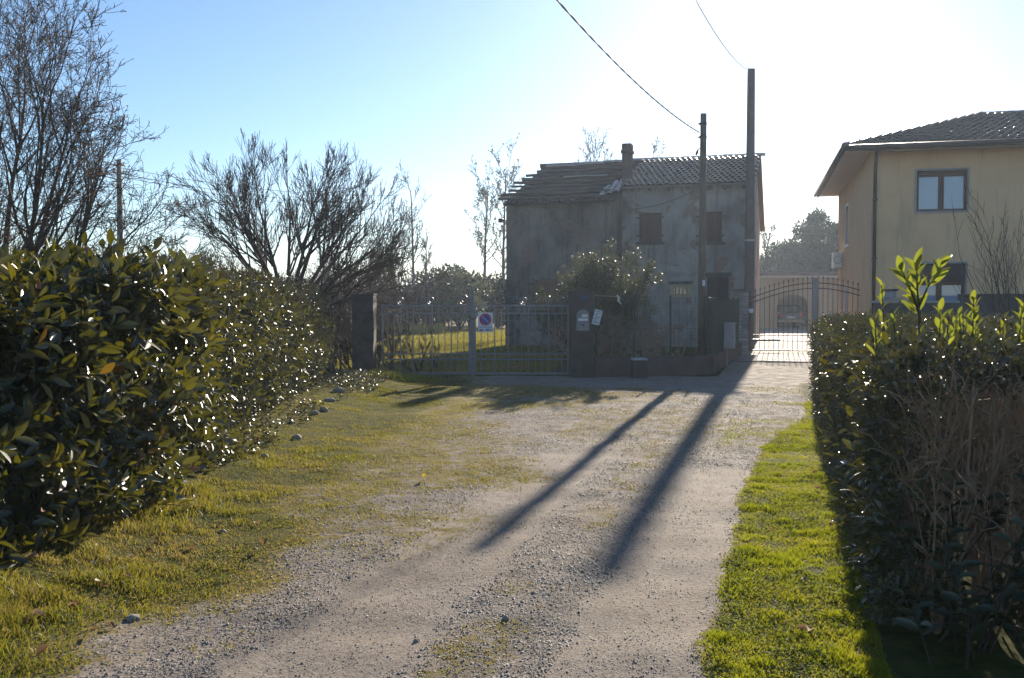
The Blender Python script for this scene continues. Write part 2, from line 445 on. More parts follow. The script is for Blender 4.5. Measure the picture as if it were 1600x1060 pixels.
# ------------------------------------------------------------------ zones of the lane
def lane_t(x, y): return x - .286 * y
XB_Y = [0, 3, 4, 5.6, 7.4, 9, 10.7, 14.5, 18, 21, 60]
XB_X = [-1.8, -1.72, -1.62, -1.42, -1.35, -1.15, -.95, -.9, -.8, -.6, -.6]
def zone_masks(x, y):
    x = np.asarray(x, float); y = np.asarray(y, float)
    t = lane_t(x, y)
    wob = (fbm(x * .9, y * .9, 3) - .5)
    xb = np.interp(y, XB_Y, XB_X)
    left = np.maximum(sstep(.45, -.75, x - xb + wob * 1.2), .62 * sstep(2.2, .1, x - xb + wob * 2.2) * sstep(4.0, 7.5, y))
    tl = np.interp(y, [0, 9.3, 15.2], [-.28, -.38, .36])
    right = sstep(-.10, .16, t - tl + wob * .28) * sstep(15.6, 14.2, y + wob)
    mid = sstep(.42, .1, np.abs(t + 1.42 + .1 * wob)) * sstep(.44, .58, fbm(x * 1.4, y * 1.4, 9)) * .50 * sstep(17, 12, y)
    far = sstep(7.5, 12, y) * sstep(.38, .56, fbm(x * .55, y * .8, 21)) * (.46 + .18 * sstep(-2.2, -3.4, t)) * sstep(20.8, 18.5, y)
    g = np.maximum.reduce([left, right, mid, far])
    behind = (y > 21.25) & (x < 1.5 + .286 * (y - 21) + 3.0)
    g = np.where(behind, 1.0, g)
    g = np.where((t > .3) & (y < 26), 1.0, g)
    g = np.where((np.abs(x) > 16) | (y > 45), 1.0, g)
    # bare apron in front of both gates
    apron = sstep(18.6, 20, y) * sstep(-1.2, .4, x)
    g = np.where(~behind, g * (1 - apron * .8), g)
    rt = sstep(.40, .22, np.abs(t + .71)) * sstep(9.9, 9.0, y + wob * .6)
    lt = sstep(.48, .24, np.abs(t + 2.06 + .02 * (y - 4))) * sstep(11.5, 8.0, y + wob)
    tr = np.maximum(rt, lt)
    tr = tr * (1 - right)
    dry = sstep(60, 68, y) * sstep(0.35, .6, fbm(x * .3, y * .3, 31)) + sstep(50, 54, y) * sstep(-.05, -.075, x / y)
    return np.clip(g, 0, 1), np.clip(tr, 0, 1), np.clip(dry, 0, 1)

def height(x, y):
    x = np.asarray(x, float); y = np.asarray(y, float)
    t = lane_t(x, y)
    g, tr, _ = zone_masks(x, y)
    near = sstep(40, 22, y)
    bank = .16 * sstep(-1.7, -3.2, x) * near * sstep(21, 19.5, y)
    h = bank + (fbm(x * 1.6, y * 1.6, 5) - .5) * .05 * near - tr * .018 + (fbm(x * 6, y * 6, 8) - .5) * .012 * near
    h = h * sstep(30, 26, y) + .0
    return h

# ------------------------------------------------------------------ the setting: ground and courtyard
def spaced(lo, hi, d0, d1, step, grow=1.35):
    a = list(np.arange(d0, d1 + 1e-6, step))
    s = step; p = a[-1]
    while p < hi: s *= grow; p += s; a.append(min(p, hi))
    s = step; p = a[0]; b = []
    while p > lo: s *= grow; p -= s; b.append(max(p, lo))
    return np.array(b[::-1] + a)
gx = spaced(-500, 500, -6.5, 7.5, .09)
gy = spaced(-60, 900, 2.5, 24, .10)
GX, GY = np.meshgrid(gx, gy)
gz = height(GX.ravel(), GY.ravel())
gm_, tm_, dm_ = zone_masks(GX.ravel(), GY.ravel())
nx, ny = len(gx), len(gy)
idx = np.arange(nx * ny).reshape(ny, nx)
gf = np.stack([idx[:-1, :-1].ravel(), idx[:-1, 1:].ravel(), idx[1:, 1:].ravel(), idx[1:, :-1].ravel()], 1)
gme = make_mesh('ground', np.stack([GX.ravel(), GY.ravel(), gz], 1), gf, GROUND, True, {'grass': gm_, 'track': tm_, 'dry': dm_})
ground = link('ground', gme, kind='structure')

TH = R(17.0)
FDIR = Vector((math.cos(TH), -math.sin(TH), 0))      # along the facades, to the right
SDIR = Vector((math.sin(TH), math.cos(TH), 0))       # away from the camera
# courtyard: slabs behind and just before the driveway gate
court = thing('courtyard_paving', 'x', 'x')
for k in ('label', 'category'): del court[k]
court['kind'] = 'structure'
court.location = (6.5, 27.6, 0); court.rotation_euler = (0, 0, -TH)
MB().box(-.6, 14, -1.2, 42, -.10, .012).build('paving_bed', CONCWALL, court)
slab = MB().bbox(.008, .592, .008, .392, -.02, .03, .006).mesh('paving_slab', PAVE)
cnt = 0
for j in range(30):
    for i in range(9):
        xx, yy = -.45 + i * .6 + (.3 if j % 2 else 0), -1.1 + j * .4
        if xx > 4.4: continue
        o = link('paving_slab', slab, court); o.location = (xx, yy, .006 + random.uniform(-.003, .003)); cnt += 1
slabs = MB()
for j in range(30, 75):
    for i in range(12):
        xx, yy = -.45 + i * .6 + (.3 if j % 2 else 0), -1.1 + j * .4
        slabs.box(xx + .01, xx + .59, yy + .01, yy + .39, .0, .03)
slabs.build('paving_slab_field', PAVE, court, kind='stuff')
MB().box(-.45, 6.8, 28.9, 40, .013, .028).build('far_paving', PAVE, court)

# ------------------------------------------------------------------ old house
OC = Vector((8.63, 35.0, 0))
old = thing('old_house', 'two-storey derelict grey rendered house with half its roof tiles gone', 'house', OC, -TH)
# local axes: +x right along the facade, +y away from the camera; facade of the tiled half on y = 0, x in [-4.7, 0]
def old_L(px, D0=35.0, x0=8.63):
    k = (px - 800) / FPX
    return -((x0 - D0 * k) / (math.cos(TH) + math.sin(TH) * k))
def old_z(px, v, b=0.0):
    o = OC + SDIR * b
    L = -old_L(px, o.y, o.x)
    return zat(v, o.y + math.sin(TH) * L)
SEAM = -4.68; LEFT = -8.95; FB = -1.0; BACK = 8.2; RB = 4.2; RZ = 7.63
EAVE = 6.0
slopeR = (RZ - EAVE) / (RB + .3)
slopeL = .388
def zR(y): return RZ - (RB - y) * slopeR
def zLf(y): return RZ - .06 - (RB - y) * slopeL
REAR = .62
def zB(y): return RZ - (y - RB) * REAR
def wall_with_holes(x0, x1, z0, z1, holes, y, th, name, mat, parent):
    """vertical wall slab facing -y, with rectangular openings cut through"""
    xs = sorted({x0, x1, *[h[0] for h in holes], *[h[1] for h in holes]})
    zs = sorted({z0, z1, *[h[2] for h in holes], *[h[3] for h in holes]})
    mb = MB()
    def hole(xa, xb, za, zb):
        return any(h[0] <= xa + 1e-6 and xb <= h[1] + 1e-6 and h[2] <= za + 1e-6 and zb <= h[3] + 1e-6 for h in holes)
    for a in range(len(xs) - 1):
        for c in range(len(zs) - 1):
            xa, xb, za, zb = xs[a], xs[a + 1], zs[c], zs[c + 1]
            if hole(xa, xb, za, zb): continue
            mb.add([(xa, y, za), (xb, y, za), (xb, y, zb), (xa, y, zb)], [(0, 1, 2, 3)])
    for h in holes:
        a, b_, c, d = h[:4]
        mb.add([(a, y, c), (b_, y, c), (b_, y, d), (a, y, d), (a, y + th, c), (b_, y + th, c), (b_, y + th, d), (a, y + th, d)],
               [(0, 4, 5, 1), (1, 5, 6, 2), (2, 6, 7, 3), (3, 7, 4, 0)])
    return mb.build(name, mat, parent)

def oldrect(u0, u1, v0, v1, b=0.0):
    o = OC + SDIR * b
    xa, xb = old_L(u0, o.y, o.x), old_L(u1, o.y, o.x)
    um = (u0 + u1) / 2
    return [xa, xb, old_z(um, v1, b), old_z(um, v0, b)]
w1 = oldrect(998, 1033, 333, 378); w2 = oldrect(1091, 1127, 331, 378)
w3 = oldrect(1049, 1078, 447, 463); d1 = oldrect(1104, 1138, 433, 470); d1[2] = .02
w4 = oldrect(831, 872, 437, 487, FB)
fr = wall_with_holes(SEAM, 0, 0, zR(0) - .05, [w1, w2, w3, d1], 0, .28, 'facade_wall', OLDWALL, old)
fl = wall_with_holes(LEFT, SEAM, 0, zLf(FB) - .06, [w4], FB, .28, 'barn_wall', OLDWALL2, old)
# side walls as gable polygons
mb = MB()
mb.add([(0, 0, 0), (0, BACK, 0), (0, BACK, zB(BACK) - .06), (0, RB, RZ - .12), (0, 0, zR(0) - .05)], [(0, 1, 2, 3, 4)])
mb.build('gable_wall', OLDWALL, old)
mb = MB()
mb.add([(LEFT, FB, 0), (LEFT, BACK, 0), (LEFT, BACK, zB(BACK) - .06), (LEFT, RB, RZ - .2), (LEFT, FB, zLf(FB) - .06)], [(4, 3, 2, 1, 0)])
mb.add([(SEAM, FB, 0), (SEAM, .001, 0), (SEAM, .001, zLf(0) - .06), (SEAM, FB, zLf(FB) - .06)], [(0, 1, 2, 3)])
mb.add([(LEFT, BACK, 0), (0, BACK, 0), (0, BACK, zB(BACK) - .06), (LEFT, BACK, zB(BACK) - .06)], [(3, 2, 1, 0)])
mb.build('rear_and_end_wall', OLDWALL2, old)
# quoin blocks on the barn corner
for k in range(8):
    w = .55 if k % 2 else .38
    MB().bbox(LEFT - .03, LEFT + w, FB - .035, FB + .2, .05 + k * .31, .34 + k * .31, .02).build('corner_block', CONC, old)
# tiled roof of the right half: deck, rear slope, tiles
mb = MB()
mb.add([(SEAM, -.3, EAVE - .10), (.18, -.3, EAVE - .10), (.18, RB, RZ - .10), (SEAM, RB, RZ - .10),
        (SEAM, -.3, EAVE - .04), (.18, -.3, EAVE - .04), (.18, RB, RZ - .04), (SEAM, RB, RZ - .04)],
       [(3, 2, 1, 0), (4, 5, 6, 7), (0, 1, 5, 4), (1, 2, 6, 5), (3, 0, 4, 7)])
deck = mb.build('roof', ROOFWD, old)
mb = MB()
zb_ = zB(BACK + .35)
mb.add([(LEFT - .1, RB, RZ - .12), (.2, RB, RZ - .12), (.2, BACK + .35, zb_ - .1), (LEFT - .1, BACK + .35, zb_ - .1),
        (LEFT - .1, RB, RZ), (.2, RB, RZ), (.2, BACK + .35, zb_), (LEFT - .1, BACK + .35, zb_)],
       [(3, 2, 1, 0), (4, 5, 6, 7), (1, 2, 6, 5), (2, 3, 7, 6), (3, 0, 4, 7)])
mb.build('rear_roof_slope', ROOFWD, old)
def tile_mesh(name, w, l, mat, rise=.05, th=.022, n=5):
    """barrel tile, axis along +y (uphill), lower end at y = 0"""
    vs, fs = [], []
    for (yy, sc) in ((0, 1.0), (l, .86)):
        for r_ in (0, th):
            for k in range(n):
                a = math.pi * k / (n - 1)
                vs.append((-math.cos(a) * (w / 2 - r_) * sc, yy, math.sin(a) * (rise - r_) + (0 if yy == 0 else -.012)))
    for k in range(n - 1):
        fs += [(k, k + 1, 2 * n + k + 1, 2 * n + k), (k + 1, k, n + k, n + k + 1), (n + k, 3 * n + k, 3 * n + k + 1, n + k + 1)]
    return make_mesh(name, vs, fs, mat, False)
tm = tile_mesh('roof_tile', .215, .42, TILE, .075)
angR = math.atan(slopeR)
ncol, nrow = 22, 13
for i in range(ncol):
    for j in range(nrow):
        x = SEAM + .06 + (i + .5 + .5 * (j % 2)) * (4.72 / ncol)
        s_ = j * .355 - .02
        y = -.32 + s_ * math.cos(angR)
        o = link('roof_tile', tm, deck)
        o.location = (x + random.uniform(-.012, .012), y + random.uniform(-.015, .015), EAVE + .012 + s_ * math.sin(angR) + random.uniform(-.006, .008))
        o.rotation_euler = (angR - .15, 0, random.uniform(-.03, .03))
# ridge tiles along the whole ridge
rt = tile_mesh('ridge_tile', .26, .46, TILE, .11)
nr = 22
for i in range(nr):
    x = LEFT + .22 + i * (9.05 / nr)
    o = link('ridge_tile', rt, old)
    o.location = (x, RB, RZ - .05 - .10 * sstep(SEAM, LEFT, x) + random.uniform(-.012, .012)); o.rotation_euler = (0, 0, -math.pi / 2 + random.uniform(-.05, .05))
# stray tiles left at the edge of the bare half
for i in range(14):
    o = link('roof_tile', tm, old)
    x = SEAM - .15 - .22 * (i % 3) ; s_ = .9 + (i // 3) * .36 - (i % 3) * .33
    y = FB - .3 + s_ * .9
    o.location = (x, y, zLf(y) + .03); o.rotation_euler = (math.atan(slopeL), 0, random.uniform(-.1, .1))
# rafters ends under the right eave
for i in range(7):
    x = SEAM + .35 + i * .68
    MB().box(x, x + .09, -.27, .02, EAVE - .20, EAVE - .105).build('rafter_end', ROOFWD, old)
# stripped roof on the left: boards under loose purlins
br = MB()
n_b = 14
run = RB - (FB - .35)
for k in range(n_b):
    ya = FB - .35 + run * k / n_b; yb = FB - .35 + run * (k + 1) / n_b - .03
    drop = random.uniform(-.05, .015)
    x_l = LEFT + .12 + random.uniform(-.05, .25) + .35 * (k / n_b)
    x_r = SEAM + random.uniform(-.03, .0)
    sag = random.uniform(.02, .07)
    vs = []
    for tt in (0, .5, 1):
        x = x_l + (x_r - x_l) * tt; sg = -sag * (1 - abs(2 * tt - 1)) + drop
        for (yy, off) in ((ya, 0), (yb, 0), (yb, -.035), (ya, -.035)): vs.append((x, yy, zLf(yy) + off + sg - .03))
    fs = [(0, 1, 2, 3), (11, 10, 9, 8)]
    for q in (0, 4):
        for e in range(4): fs.append((q + e, q + 4 + e, q + 4 + (e + 1) % 4, q + (e + 1) % 4))
    MB().add(vs, fs).build('roof_board', BOARDDK, old)
ends = [.32, .46, .35, .5, .62, .5, .55, .30, .2]
for k in range(9):
    f = (k + .35) / 9
    y = FB - .32 + run * f * .93
    z = zLf(y) + .06
    xl = LEFT + .05 - ends[k] + f * .9 * 0.5
    pts = [(xl, y + random.uniform(-.04, .04), z + random.uniform(-.03, .03))]
    for q in range(1, 6):
        x = xl + (SEAM - .1 - random.uniform(0, .4) * (q == 5) - xl) * q / 5
        pts.append((x, y + random.uniform(-.05, .05), z + random.uniform(-.045, .03)))
    r_ = random.uniform(.045, .075)
    MB().tube(pts, [r_ * random.uniform(.85, 1.1) for _ in pts], 7).build('purlin', PURLIN, old, True)
# pale flashing strip lying on the bare roof
y = FB - .32 + run * .52
MB().beam((LEFT + 1.6, y, zLf(y) + .14), (SEAM - .9, y + .05, zLf(y) + .15), .09, .015).build('flashing_strip', GALV, old)
# barge board at the left verge
MB().beam((LEFT + .02, FB - .35, zLf(FB - .35) - .10), (LEFT + .38, RB, RZ - .18), .05, .16).build('barge_board', ROOFWD, old)
# broken eave tiles row on the barn
tmd = tile_mesh('roof_tile', .215, .42, TILEDK, .075)
for i in range(19):
    o = link('roof_tile', tmd, old)
    x = LEFT + .25 + i * .215
    yy = FB - .42 + random.uniform(-.05, .05)
    o.location = (x, yy, zLf(yy) - .02 + random.uniform(-.03, .02)); o.rotation_euler = (math.atan(slopeL), 0, random.uniform(-.12, .12))
# chimney on the seam
cx = old_L(979, 36.2, 8.95) + .05
ch = MB().bbox(cx - .17, cx + .17, .55, .95, 5.9, 7.35, .015).build('chimney', BRICK, old)
for k in range(13):
    z = 6.05 + k * .1
    MB().bbox(cx - .18, cx + .18, .54, .96, z, z + .085, .012).build('brick_course', BRICK, ch)
MB().bbox(cx - .22, cx + .22, .5, 1.0, 7.35, 7.48, .02).build('chimney_cap', BRICK, ch)
MB().bbox(cx - .19, cx + .19, .53, .97, 7.48, 7.72, .03).build('chimney_top', BRICK, ch)
# shutters, windows and door
def planks(parent, name, r, y, n, mat, gap=.012, th=.035):
    w = (r[1] - r[0]) / n
    for k in range(n):
        MB().box(r[0] + k * w + gap / 2, r[0] + (k + 1) * w - gap / 2, y, y + th, r[2] + random.uniform(.0, .02), r[3] - random.uniform(0, .015)).build(name, mat, parent)
def shutter_window(r, y, n, mat, sill=True):
    c = MB().box(r[0], r[1], y + .16, y + .20, r[2], r[3]).build('window', BLACKPL, old)
    planks(c, 'shutter_plank', r, y + .05, n, mat)
    for zz in (r[2] + .18, r[3] - .2):
        MB().box(r[0] + .03, (r[0] + r[1]) / 2 - .02, y + .028, y + .048, zz, zz + .07).build('shutter_rail', mat, c)
        MB().box((r[0] + r[1]) / 2 + .02, r[1] - .03, y + .028, y + .048, zz, zz + .07).build('shutter_rail', mat, c)
    for xx in (r[0] - .05, r[1] + .05):
        for zz in (r[2] + .2, r[3] - .2):
            MB().box(xx - .05, xx + .05, y - .03, y + .02, zz, zz + .05).build('hinge', DARKIRON, c)
    if sill: MB().bbox(r[0] - .12, r[1] + .12, y - .09, y + .1, r[2] - .11, r[2] - .005, .015).build('window_sill', CONC, c)
    return c
shutter_window(w1, 0, 8, PLANKBR); shutter_window(w2, 0, 8, PLANKBR)
shutter_window(w4, FB, 8, PLANKRED, True)
c = MB().box(w3[0] + .05, w3[1] - .05, .10, .12, w3[2] + .05, w3[3] - .05).build('window', GLASSDK, old)
for q in ((w3[0] - .05, w3[1] + .05, w3[3] - .04, w3[3] + .05), (w3[0] - .05, w3[1] + .05, w3[2] - .05, w3[2] + .04)):
    MB().box(q[0], q[1], -.03, .09, q[2], q[3]).build('frame', FRAMEPALE, c)
for xa in (w3[0] - .05, w3[1] - .04):
    MB().box(xa, xa + .09, -.028, .088, w3[2] + .041, w3[3] - .041).build('frame', FRAMEPALE, c)
for k in range(4):
    xx = w3[0] + (k + 1) * (w3[1] - w3[0]) / 5
    MB().tube([(xx, .03, w3[2] + .03), (xx, .03, w3[3] - .03)], .008, 5).build('bar', DARKIRON, c)
MB().bbox(w3[0] - .12, w3[1] + .12, -.06, .05, w3[3] + .06, w3[3] + .17, .015).build('lintel', CONC, c)
c = MB().box(d1[0], d1[1], .17, .2, d1[2], d1[3]).build('door', BLACKPL, old)
planks(c, 'door_plank', d1, .08, 6, DOORWD)
MB().box(d1[0] - .1, d1[1] + .1, -.03, .1, d1[3] + .002, d1[3] + .16).build('lintel', CONC, c)
MB().tube([(d1[0] + .12, .06, 1.05), (d1[0] + .12, .02, 1.05), (d1[0] + .22, .02, 1.05)], .012, 6).build('handle', DARKIRON, c)
# meter box and cable on the facade, bracket on the barn corner
r = oldrect(1142, 1149, 456, 463)
m_ = MB().bbox(r[0], r[1], -.12, 0, r[2], r[3], .015).build('meter_box', PALEGREY, old)
MB().box(r[0] + .05, r[1] - .05, -.125, -.1205, r[2] + .04, r[3] - .04).build('meter_glass', GLASSDK, m_)
p0, p1 = old_L(990, 35, 8.63), old_L(1085, 35, 8.63)
pts = []
for k in range(13):
    f = k / 12; pts.append((p0 + (p1 - p0) * f, -.03, 5.15 + .62 * f - .12 * math.sin(math.pi * f)))
MB().tube(pts, .012, 5).build('facade_cable', CABLE, old)
zb = old_z(795, 345, FB)
bk = MB().tube([(LEFT + .02, FB, zb), (LEFT - .18, FB, zb + .02)], .02, 6).build('wall_bracket', DARKIRON, old)
MB().bbox(LEFT - .30, LEFT - .12, FB - .08, FB + .08, zb - .07, zb + .09, .02).build('bracket_box', DARKIRON, bk)  # small dark box carried by the bracket

# ------------------------------------------------------------------ yellow house
TY = R(14.0)
EC = Vector((9.53, 27.5, 0))
F2 = Vector((math.cos(TY), -math.sin(TY), 0)); S2 = Vector((math.sin(TY), math.cos(TY), 0))
yel = thing('yellow_house', 'ochre yellow two-storey house with hipped tile roof and white framed windows', 'house', EC, -TY)
OV = .75; DEP = 12.4; LEN = 15.0; EZ = 6.0
AP = (4.85, 6.2, 7.9)
def yq(u):      # local x on the front wall plane for a photograph column
    k = (u - 800) / FPX
    o = EC + F2 * OV + S2 * OV
    q = (o.y * k - o.x) / (math.cos(TY) + math.sin(TY) * k)
    return OV + q
def yz(u, v):
    q = yq(u) - OV; o = EC + F2 * OV + S2 * OV
    return zat(v, o.y - math.sin(TY) * q)
def yrect(u0, u1, v0, v1):
    um = (u0 + u1) / 2
    return [yq(u0), yq(u1), yz(um, v1), yz(um, v0)]
a1 = yrect(1429, 1508, 266, 330); a2 = yrect(1428, 1507, 412, 480)
wall_with_holes(OV, LEN, 0, EZ - .02, [a1, a2], OV, .25, 'front_wall', YELWALL, yel)
# side wall with a narrow window
sd = [(3.2, 3.9, 3.9, 5.2)]
mbm = Matrix(((0, 1, 0, OV), (-1, 0, 0, DEP - OV), (0, 0, 1, 0), (0, 0, 0, 1)))
so = wall_with_holes(0, DEP - 2 * OV, 0, EZ - .02, [(3.3, 4.3, 3.75, 5.15), (3.3, 4.3, .9, 2.2)], 0, .2, 'side_wall', YELWALL, yel)
so.matrix_local = mbm
for (za, zb) in ((3.75, 5.15), (.9, 2.2)):
    w = MB().box(3.3, 4.3, .12, .14, za, zb).build('side_window', GLASS, yel); w.matrix_local = mbm
    for q in ((3.24, 3.3, za - .06, zb + .06), (4.3, 4.36, za - .06, zb + .06), (3.3, 4.3, zb, zb + .06), (3.3, 4.3, za - .06, za)):
        MB().box(q[0], q[1], -.025, .06, q[2], q[3]).build('frame', WHITE, w)
MB().box(OV, LEN, DEP - OV - .2, DEP - OV, 0, EZ - .02).build('rear_wall', YELWALL, yel)
MB().box(LEN - .2, LEN, OV + .01, DEP - OV - .21, 0, EZ - .02).build('far_end_wall', YELWALL, yel)
# soffit and fascia
MB().box(.02, LEN + .7, .02, DEP - .02, EZ - .02, EZ + .02).build('soffit', SOFFIT, yel)
MB().box(0, LEN + .7, -.03, .02, EZ - .06, EZ + .10).build('fascia', METALP, yel)
MB().box(-.03, .019, -.03, DEP, EZ - .06, EZ + .10).build('fascia', METALP, yel)
MB().tube([(-.09, -.1, EZ + .03), (LEN + .7, -.1, EZ + .03)], .075, 8).build('gutter', METALP, yel, True)
MB().tube([(-.1, -.09, EZ + .04), (-.1, DEP, EZ + .04)], .07, 8).build('gutter', METALP, yel, True)
AX, AY, AZ = AP
rz_ = EZ + .06
mb = MB().add([(-.06, -.06, rz_), (LEN + .7, -.06, rz_), (LEN + .7, AY, AZ), (AX, AY, AZ), (-.06, DEP, rz_), (LEN + .7, DEP, rz_)],
              [(0, 1, 2, 3), (0, 3, 4), (3, 2, 5, 4)])
yroof = mb.build('roof', TILE2, yel)
tw, tl = .235, .36
tmf = tile_mesh('roof_tile', tw, .44, TILE2, .07)
sf = math.hypot(AY, AZ - rz_); af = math.atan2(AZ - rz_, AY)
cand = []
nrows = int(sf / tl) + 1
for j in range(nrows):
    s_ = j * tl
    y = -.08 + s_ * math.cos(af); z = rz_ + s_ * math.sin(af)
    if y > AY - .1: break
    x0 = -.04 + (y + .06) / (AY + .06) * (AX + .06)
    nn = 0
    x = x0 + .1 + (tw * .49 if j % 2 else 0)
    while x < 9.0:
        cand.append((x, y, z)); x += tw * .98
inview = []
rest = []
for c_ in cand:
    (inview if c_[0] < 4.9 + .12 * c_[1] else rest).append(c_)
inview = sorted(inview, key=lambda c_: c_[1])
rest += inview[300:]
for c_ in inview[:300]:
    o = link('roof_tile', tmf, yroof)
    o.location = (c_[0] + random.uniform(-.01, .01), c_[1], c_[2] + random.uniform(.035, .05)); o.rotation_euler = (af - .15, 0, random.uniform(-.03, .03))
def joined_tiles(me, places, rx, rzs=0):
    n = len(me.vertices); co = np.empty(n * 3, np.float32); me.vertices.foreach_get('co', co); co = co.reshape(-1, 3)
    fc = np.array([list(p.vertices) for p in me.polygons])
    M = np.array((Matrix.Rotation(rzs, 3, 'Z') @ Matrix.Rotation(rx, 3, 'X')))
    co = co @ M.T
    V = np.concatenate([co + np.array(p, np.float32) for p in places]); Fc = np.concatenate([fc + n * k for k in range(len(places))])
    return V, Fc
V, Fc = joined_tiles(tmf, [(a_, b_, c_ + .04) for a_, b_, c_ in rest], af - .15)
link('tile_field', make_mesh('tile_field', V, Fc, TILE2), yroof, kind='stuff')
# left hip slope tiles (seen edge on)
ah = math.atan2(AZ - rz_, AX)
pl = []
for j in range(int(math.hypot(AX, AZ - rz_) / tl)):
    s_ = j * tl; x = -.08 + s_ * math.cos(ah); z = rz_ + s_ * math.sin(ah)
    f = (x + .06) / AX
    y = -.06 + f * AY + .1
    while y < DEP - f * (DEP - AY): pl.append((x, y, z)); y += tw
V, Fc = joined_tiles(tmf, pl, ah, -math.pi / 2)
link('tile_field', make_mesh('tile_field', V, Fc, TILE2), yroof, kind='stuff')
# hip and ridge caps
hc = tile_mesh('hip_tile', .24, .42, TILE2, .10)
hv = Vector((AX + .06, AY + .06, AZ - rz_)); hl = hv.length
for k in range(int(hl / .36)):
    o = link('hip_tile', hc, yroof); p = Vector((-.06, -.06, rz_)) + hv * (k * .36 / hl)
    o.location = p + Vector((0, 0, .03))
    o.rotation_euler = (math.atan2(hv.z, math.hypot(hv.x, hv.y)), 0, -math.atan2(hv.x, hv.y))
for k in range(18):
    o = link('ridge_tile', hc, yroof); o.location = (AX + k * .38, AY, AZ + .02); o.rotation_euler = (0, 0, -math.pi / 2)
# windows of the front
def house_window(r, shutter):
    g_ = MB().box(r[0] + .03, r[1] - .03, OV + .14, OV + .15, r[2] + .03, r[3] - .03).build('window', GLASS, yel)
    t = .05
    for q in ((r[0] - t, r[0], r[2] - t, r[3] + t), (r[1], r[1] + t, r[2] - t, r[3] + t), (r[0], r[1], r[3], r[3] + t), (r[0], r[1], r[2] - t, r[2])):
        MB().box(q[0], q[1], OV - .03, OV + .06, q[2], q[3]).build('surround', PALEGREY, g_)
    xm = (r[0] + r[1]) / 2
    top = r[3] - shutter
    MB().box(r[0] + .002, r[1] - .002, OV + .06, OV + .12, top, r[3] - .002).build('roller_shutter', BROWNTRIM if shutter < .3 else DOORWD, g_)
    for (xa, xb) in ((r[0] + .003, xm - .003), (xm + .003, r[1] - .003)):
        for q in ((xa, xa + .07, r[2] + .003, top - .003), (xb - .07, xb, r[2] + .003, top - .003)):
            MB().box(q[0], q[1], OV + .09, OV + .138, q[2], q[3]).build('frame', BROWNTRIM, g_)
        for q in ((xa + .071, xb - .071, r[2] + .003, r[2] + .07), (xa + .071, xb - .071, top - .07, top - .003)):
            MB().box(q[0], q[1], OV + .092, OV + .136, q[2], q[3]).build('frame', BROWNTRIM, g_)
    return g_
house_window(a1, .10)
house_window(a2, .55)
# downpipe at the corner, AC unit, flue
MB().tube([(OV + .10, OV - .32, EZ - .02), (OV + .10, OV - .30, EZ - .15), (OV + .10, OV - .07, EZ - .45), (OV + .10, OV - .07, .05)], .05, 8).build('downpipe', METALP, yel, True)
for zz in (1.2, 2.9, 4.6):
    MB().box(OV + .03, OV + .17, OV - .13, OV - .002, zz, zz + .04).build('pipe_clip', METALP, yel)
ac = thing('air_conditioner', 'small white air conditioner unit on the side wall of the yellow house', 'air conditioner', EC + F2 * OV + S2 * 9.2, -TY)
zz = zat(418, 36.5); z1_ = zat(395, 36.5)
MB().bbox(-.36, -.03, 0, .85, zz, z1_, .02).build('casing', WHITE, ac)
MB().tube([(-.2 + .14 * math.cos(a), -.008, (zz + z1_) / 2 + .14 * math.sin(a)) for a in np.linspace(0, 2 * math.pi, 17)], .012, 5).build('fan_grille', PALEGREY, ac)
for yy in (.1, .7):
    MB().beam((-.34, yy, zz - .03), (0, yy, zz - .03), .04, .05).build('bracket', GALV, ac)
MB().tube([(-.05, .4, zz), (-.03, .4, zz - .5), (-.02, .4, zz - 1.6)], .02, 6).build('pipe', PALEGREY, ac)
fx = 4.85 + .97
fp = EC + F2 * 7.35 + S2 * 5.0
fl_ = MB().tube([(7.35, 5.0, 7.2), (7.35, 5.0, 8.12)], .11, 12).build('flue_pipe', GALV, yel, True)
MB().tube([(7.35, 5.0, 8.13), (7.35, 5.0, 8.2), (7.35, 5.0, 8.36)], [.16, .16, .13], 12).build('flue_cap', GALV, fl_)

# ------------------------------------------------------------------ garage with a car at the end of the courtyard
GD = 62.0
gar = thing('garage', 'low tan garage with brown flat roof and dark arched doorway behind the driveway gate', 'garage', (xat(1190, GD), GD, 0), -R(8))
gh = zat(432, GD) - .1
W = 9.0
ac0 = 1.0; aw = 1.95; ahh = 1.45
arc = [(ac0, 0)] + [(ac0, ahh)] + [(ac0 + aw / 2 - aw / 2 * math.cos(a), ahh + .75 * math.sin(a)) for a in np.linspace(0, math.pi, 13)][1:-1] + [(ac0 + aw, ahh), (ac0 + aw, 0)]
vs = [(0.35, .4, 0), (0.35, .4, gh)] + [(W, .4, gh), (W, .4, 0)]
poly = [(.35, 0)] + [(p[0], p[1]) for p in arc] + [(W, 0), (W, gh), (.35, gh)]
mb = MB(); mb.add([(p[0], .4, p[1]) for p in poly], [tuple(range(len(poly)))])
